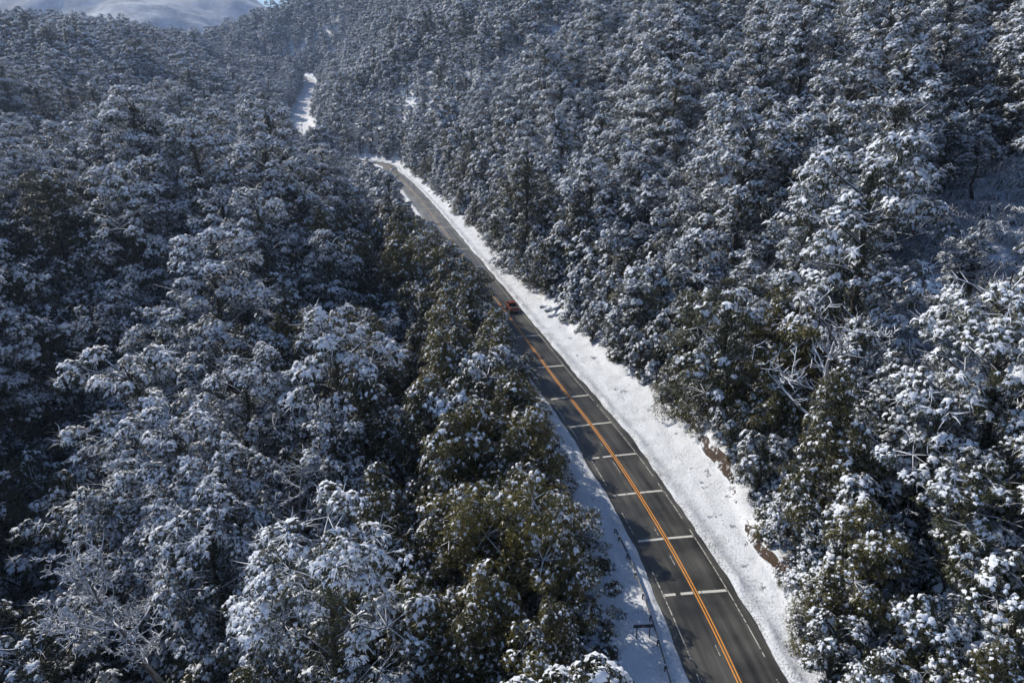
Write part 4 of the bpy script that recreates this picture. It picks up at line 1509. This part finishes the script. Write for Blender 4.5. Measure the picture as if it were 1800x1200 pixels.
tag(root, 'grey steel guardrail on posts along the shaded snow left of the near bend', 'guardrail')

M_SIGN = plain('sign_back', (.035, .04, .05), .5)
q = on_plane(1129.5, 1122); qz = ground_z(q.x, q.y)
root = bpy.data.objects.new('road_sign', None); C.objects.link(root); root.location = (q.x, q.y, qz); root.rotation_euler = (0, 0, R(3))
for sx in (-.58, .58):
    mb = MB(); mb.box((0, 0, .55), (.09, .09, 1.9)); mb.build('post', M_SIGN, root, (sx, 0, 0))
mb = MB(); mb.box((0, .07, 1.42), (1.78, .035, .36)); mb.build('board', M_SIGN, root, bevel=.008)
mb = MB()
for z_ in (1.32, 1.52): mb.box((0, .035, z_), (1.7, .035, .05))
mb.build('stiffener', M_SIGN, root)
mb = MB(); mb.box((.02, .03, 1.47), (.22, .012, .045)); mb.build('maker_plate', plain('pale_plate', (.5, .5, .52), .6), root)
tag(root, 'dark two-post road sign seen from behind beside the guardrail', 'road sign')

# ------------------------------------------------------------------ the orange pickup
M_PAINT = plain('orange_paint', (.22, .045, .026), .35, 0.15, .06, 2.0)
M_GLASS = plain('dark_glass', (.012, .014, .018), .08, 0, .1)
M_TYRE = plain('tyre_rubber', (.015, .015, .016), .85)
M_RIM = plain('alloy_rim', (.35, .36, .38), .35, .8)
M_BLACK = plain('black_plastic', (.02, .02, .022), .6)
M_RED = plain('tail_lamp', (.35, .012, .012), .25)
M_CHROME = plain('chrome', (.55, .56, .58), .2, 1.0)
M_LAMP = plain('head_lamp', (.7, .7, .72), .15)
M_PLATE = plain('number_plate', (.55, .55, .55), .5)
tp = on_plane(905.5, 549)
s_t, t_t, _ = road_st([[tp.x, tp.y]])
p, d, r_ = road_at(float(s_t[0]))
pk = bpy.data.objects.new('pickup_truck', None); C.objects.link(pk)
pos_t = p + r_ * 1.75 + d * 2.2
pk.location = (pos_t[0], pos_t[1], pos_t[2] + .012)
pk.rotation_euler = (0, 0, math.atan2(d[1], d[0]) - math.pi / 2)     # +Y drives away


def loft(sections, name, mat, parent, bevel=.04):
    """sections: y, [(x,z)...] half outlines mirrored"""
    mb = MB(); rings = []
    for y, hs in sections:
        ring = [(x, y, z) for x, z in hs] + [(-x, y, z) for x, z in reversed(hs)]
        rings.append(ring)
    n = len(rings[0])
    for r0 in rings: mb.v += r0
    for i in range(len(rings) - 1):
        for k in range(n):
            k2 = (k + 1) % n
            mb.f.append((i * n + k, i * n + k2, (i + 1) * n + k2, (i + 1) * n + k))
    mb.f.append(tuple(range(n))[::-1]); mb.f.append(tuple((len(rings) - 1) * n + k for k in range(n)))
    return mb.build(name, mat, parent, bevel=bevel)


W2 = .93
body = loft([(-.75, [(W2, .42), (W2 + .01, .8), (W2 - .03, 1.08)]), (1.35, [(W2, .42), (W2 + .01, .8), (W2 - .04, 1.06)]), (2.35, [(W2 - .02, .42), (W2 - .01, .78), (W2 - .12, 1.0)]), (2.62, [(W2 - .12, .45), (W2 - .1, .72), (W2 - .28, .92)])], 'body', M_PAINT, pk)
cab = loft([(-.72, [(.86, 1.05), (.72, 1.74)]), (-.45, [(.87, 1.05), (.70, 1.80)]), (.55, [(.87, 1.05), (.68, 1.80)]), (.85, [(.87, 1.05), (.66, 1.72)]), (1.5, [(.86, 1.03), (.80, 1.06)])], 'cab', M_PAINT, pk, .05)


def pane(pts, mat=M_GLASS, name='window', parent=pk, off=.012):
    pts = [Vector(q) for q in pts]
    nrm = (pts[1] - pts[0]).cross(pts[2] - pts[0]).normalized()
    mb = MB(); k = len(pts)
    front = [q + nrm * off for q in pts]; back = [q - nrm * off for q in pts]
    mb.poly(front + back, [tuple(range(k)), tuple(range(2 * k - 1, k - 1, -1))] + [(i, k + i, k + (i + 1) % k, (i + 1) % k) for i in range(k)])
    return mb.build(name, mat, parent)


pane([(-.70, -.738, 1.16), (.70, -.738, 1.16), (.62, -.728, 1.66), (-.62, -.728, 1.66)], name='rear_window')
pane([(-.74, 1.46, 1.10), (.74, 1.46, 1.10), (.60, .92, 1.66), (-.60, .92, 1.66)], name='windscreen')
for sx in (-1, 1):
    pane([(sx * .858, -.55, 1.12), (sx * .858, .25, 1.12), (sx * .722, .25, 1.70), (sx * .722, -.45, 1.70)], name='side_window')
    pane([(sx * .858, .33, 1.12), (sx * .858, 1.15, 1.12), (sx * .745, .80, 1.62), (sx * .722, .33, 1.70)], name='side_window')
# load bed: floor, sides, tailgate, dark cover
mb = MB(); mb.box((0, -1.72, .68), (1.62, 1.90, .06)); mb.build('bed_floor', M_BLACK, pk)
for sx in (-1, 1):
    mb = MB(); mb.box((sx * .885, -1.74, .80), (.12, 1.96, .60)); mb.build('bed_side', M_PAINT, pk, bevel=.03)
tg = MB(); tg.box((0, -2.70, .80), (1.64, .08, .58)); tg = tg.build('tailgate', M_PAINT, pk, bevel=.025)
mb = MB(); mb.box((0, -2.748, .93), (.30, .02, .07)); mb.build('handle', M_BLACK, tg)
mb = MB(); mb.box((0, -1.72, 1.075), (1.66, 1.88, .035)); mb.build('bed_cover', M_BLACK, pk, bevel=.012)
mb = MB(); mb.box((0, -.83, 1.22), (1.55, .07, .10)); mb.build('bed_bar', M_BLACK, pk, bevel=.02)
for sx in (-1, 1):
    mb = MB(); mb.box((sx * .885, -2.735, .84), (.13, .05, .36)); mb.build('tail_lamp', M_RED, pk, bevel=.01)
    mb = MB(); mb.box((sx * .70, 2.60, .80), (.32, .07, .14)); mb.build('headlight', M_LAMP, pk, bevel=.02)
    mb = MB(); mb.box((sx * 1.03, 1.02, 1.14), (.18, .12, .15)); mb.build('mirror', M_PAINT, pk, bevel=.03)
mb = MB(); mb.box((0, -2.80, .50), (1.72, .16, .16)); mb.build('rear_bumper', M_CHROME, pk, bevel=.03)
mb = MB(); mb.box((0, 2.66, .50), (1.66, .16, .24)); mb.build('front_bumper', M_BLACK, pk, bevel=.04)
mb = MB(); mb.box((0, 2.64, .78), (1.0, .05, .22)); mb.build('grille', M_BLACK, pk, bevel=.01)
mb = MB(); mb.box((0, -2.885, .52), (.42, .012, .12)); mb.build('number_plate', M_PLATE, pk)
mb = MB(); mb.box((0, -.1, .40), (1.5, 4.9, .16)); mb.build('chassis', M_BLACK, pk)
for sx in (-1, 1):
    for yy in (-1.72, 1.52):
        w = bpy.data.objects.new('wheel', None); C.objects.link(w); w.parent = pk; w.location = (sx * .82, yy, .37)
        mb = MB(); mb.tube([(-.13, 0, 0), (-.09, 0, 0), (.09, 0, 0), (.13, 0, 0)], [.33, .37, .37, .33], 18); mb.build('tyre', M_TYRE, w)
        mb = MB(); mb.tube([(sx * .06, 0, 0), (sx * .137, 0, 0)], [.22, .20], 14); mb.build('rim', M_RIM, w)
        mb = MB(); mb.tube([(-.10, 0, 0), (.10, 0, 0)], [.43, .43], 16); mb.build('wheel_arch', M_BLACK, pk, (sx * .85, yy, .42))
tag(pk, 'orange pickup truck driving away along the wet road', 'pickup')

# ------------------------------------------------------------------ the air
m = bpy.data.materials.new('haze_air'); m.use_nodes = True
nt = m.node_tree; nt.nodes.clear()
out = nt.nodes.new('ShaderNodeOutputMaterial'); pv = nt.nodes.new('ShaderNodeVolumePrincipled')
pv.inputs['Color'].default_value = (.50, .66, 1.0, 1)
pv.inputs['Density'].default_value = HAZE
pv.inputs['Anisotropy'].default_value = .2
nt.links.new(pv.outputs[0], out.inputs['Volume'])
mb = MB(); mb.box((0, 1850, 290), (9400, 5700, 980)); hz = mb.build('haze', m)
tag(hz, 'thin blue winter haze filling the valley', kind='stuff')
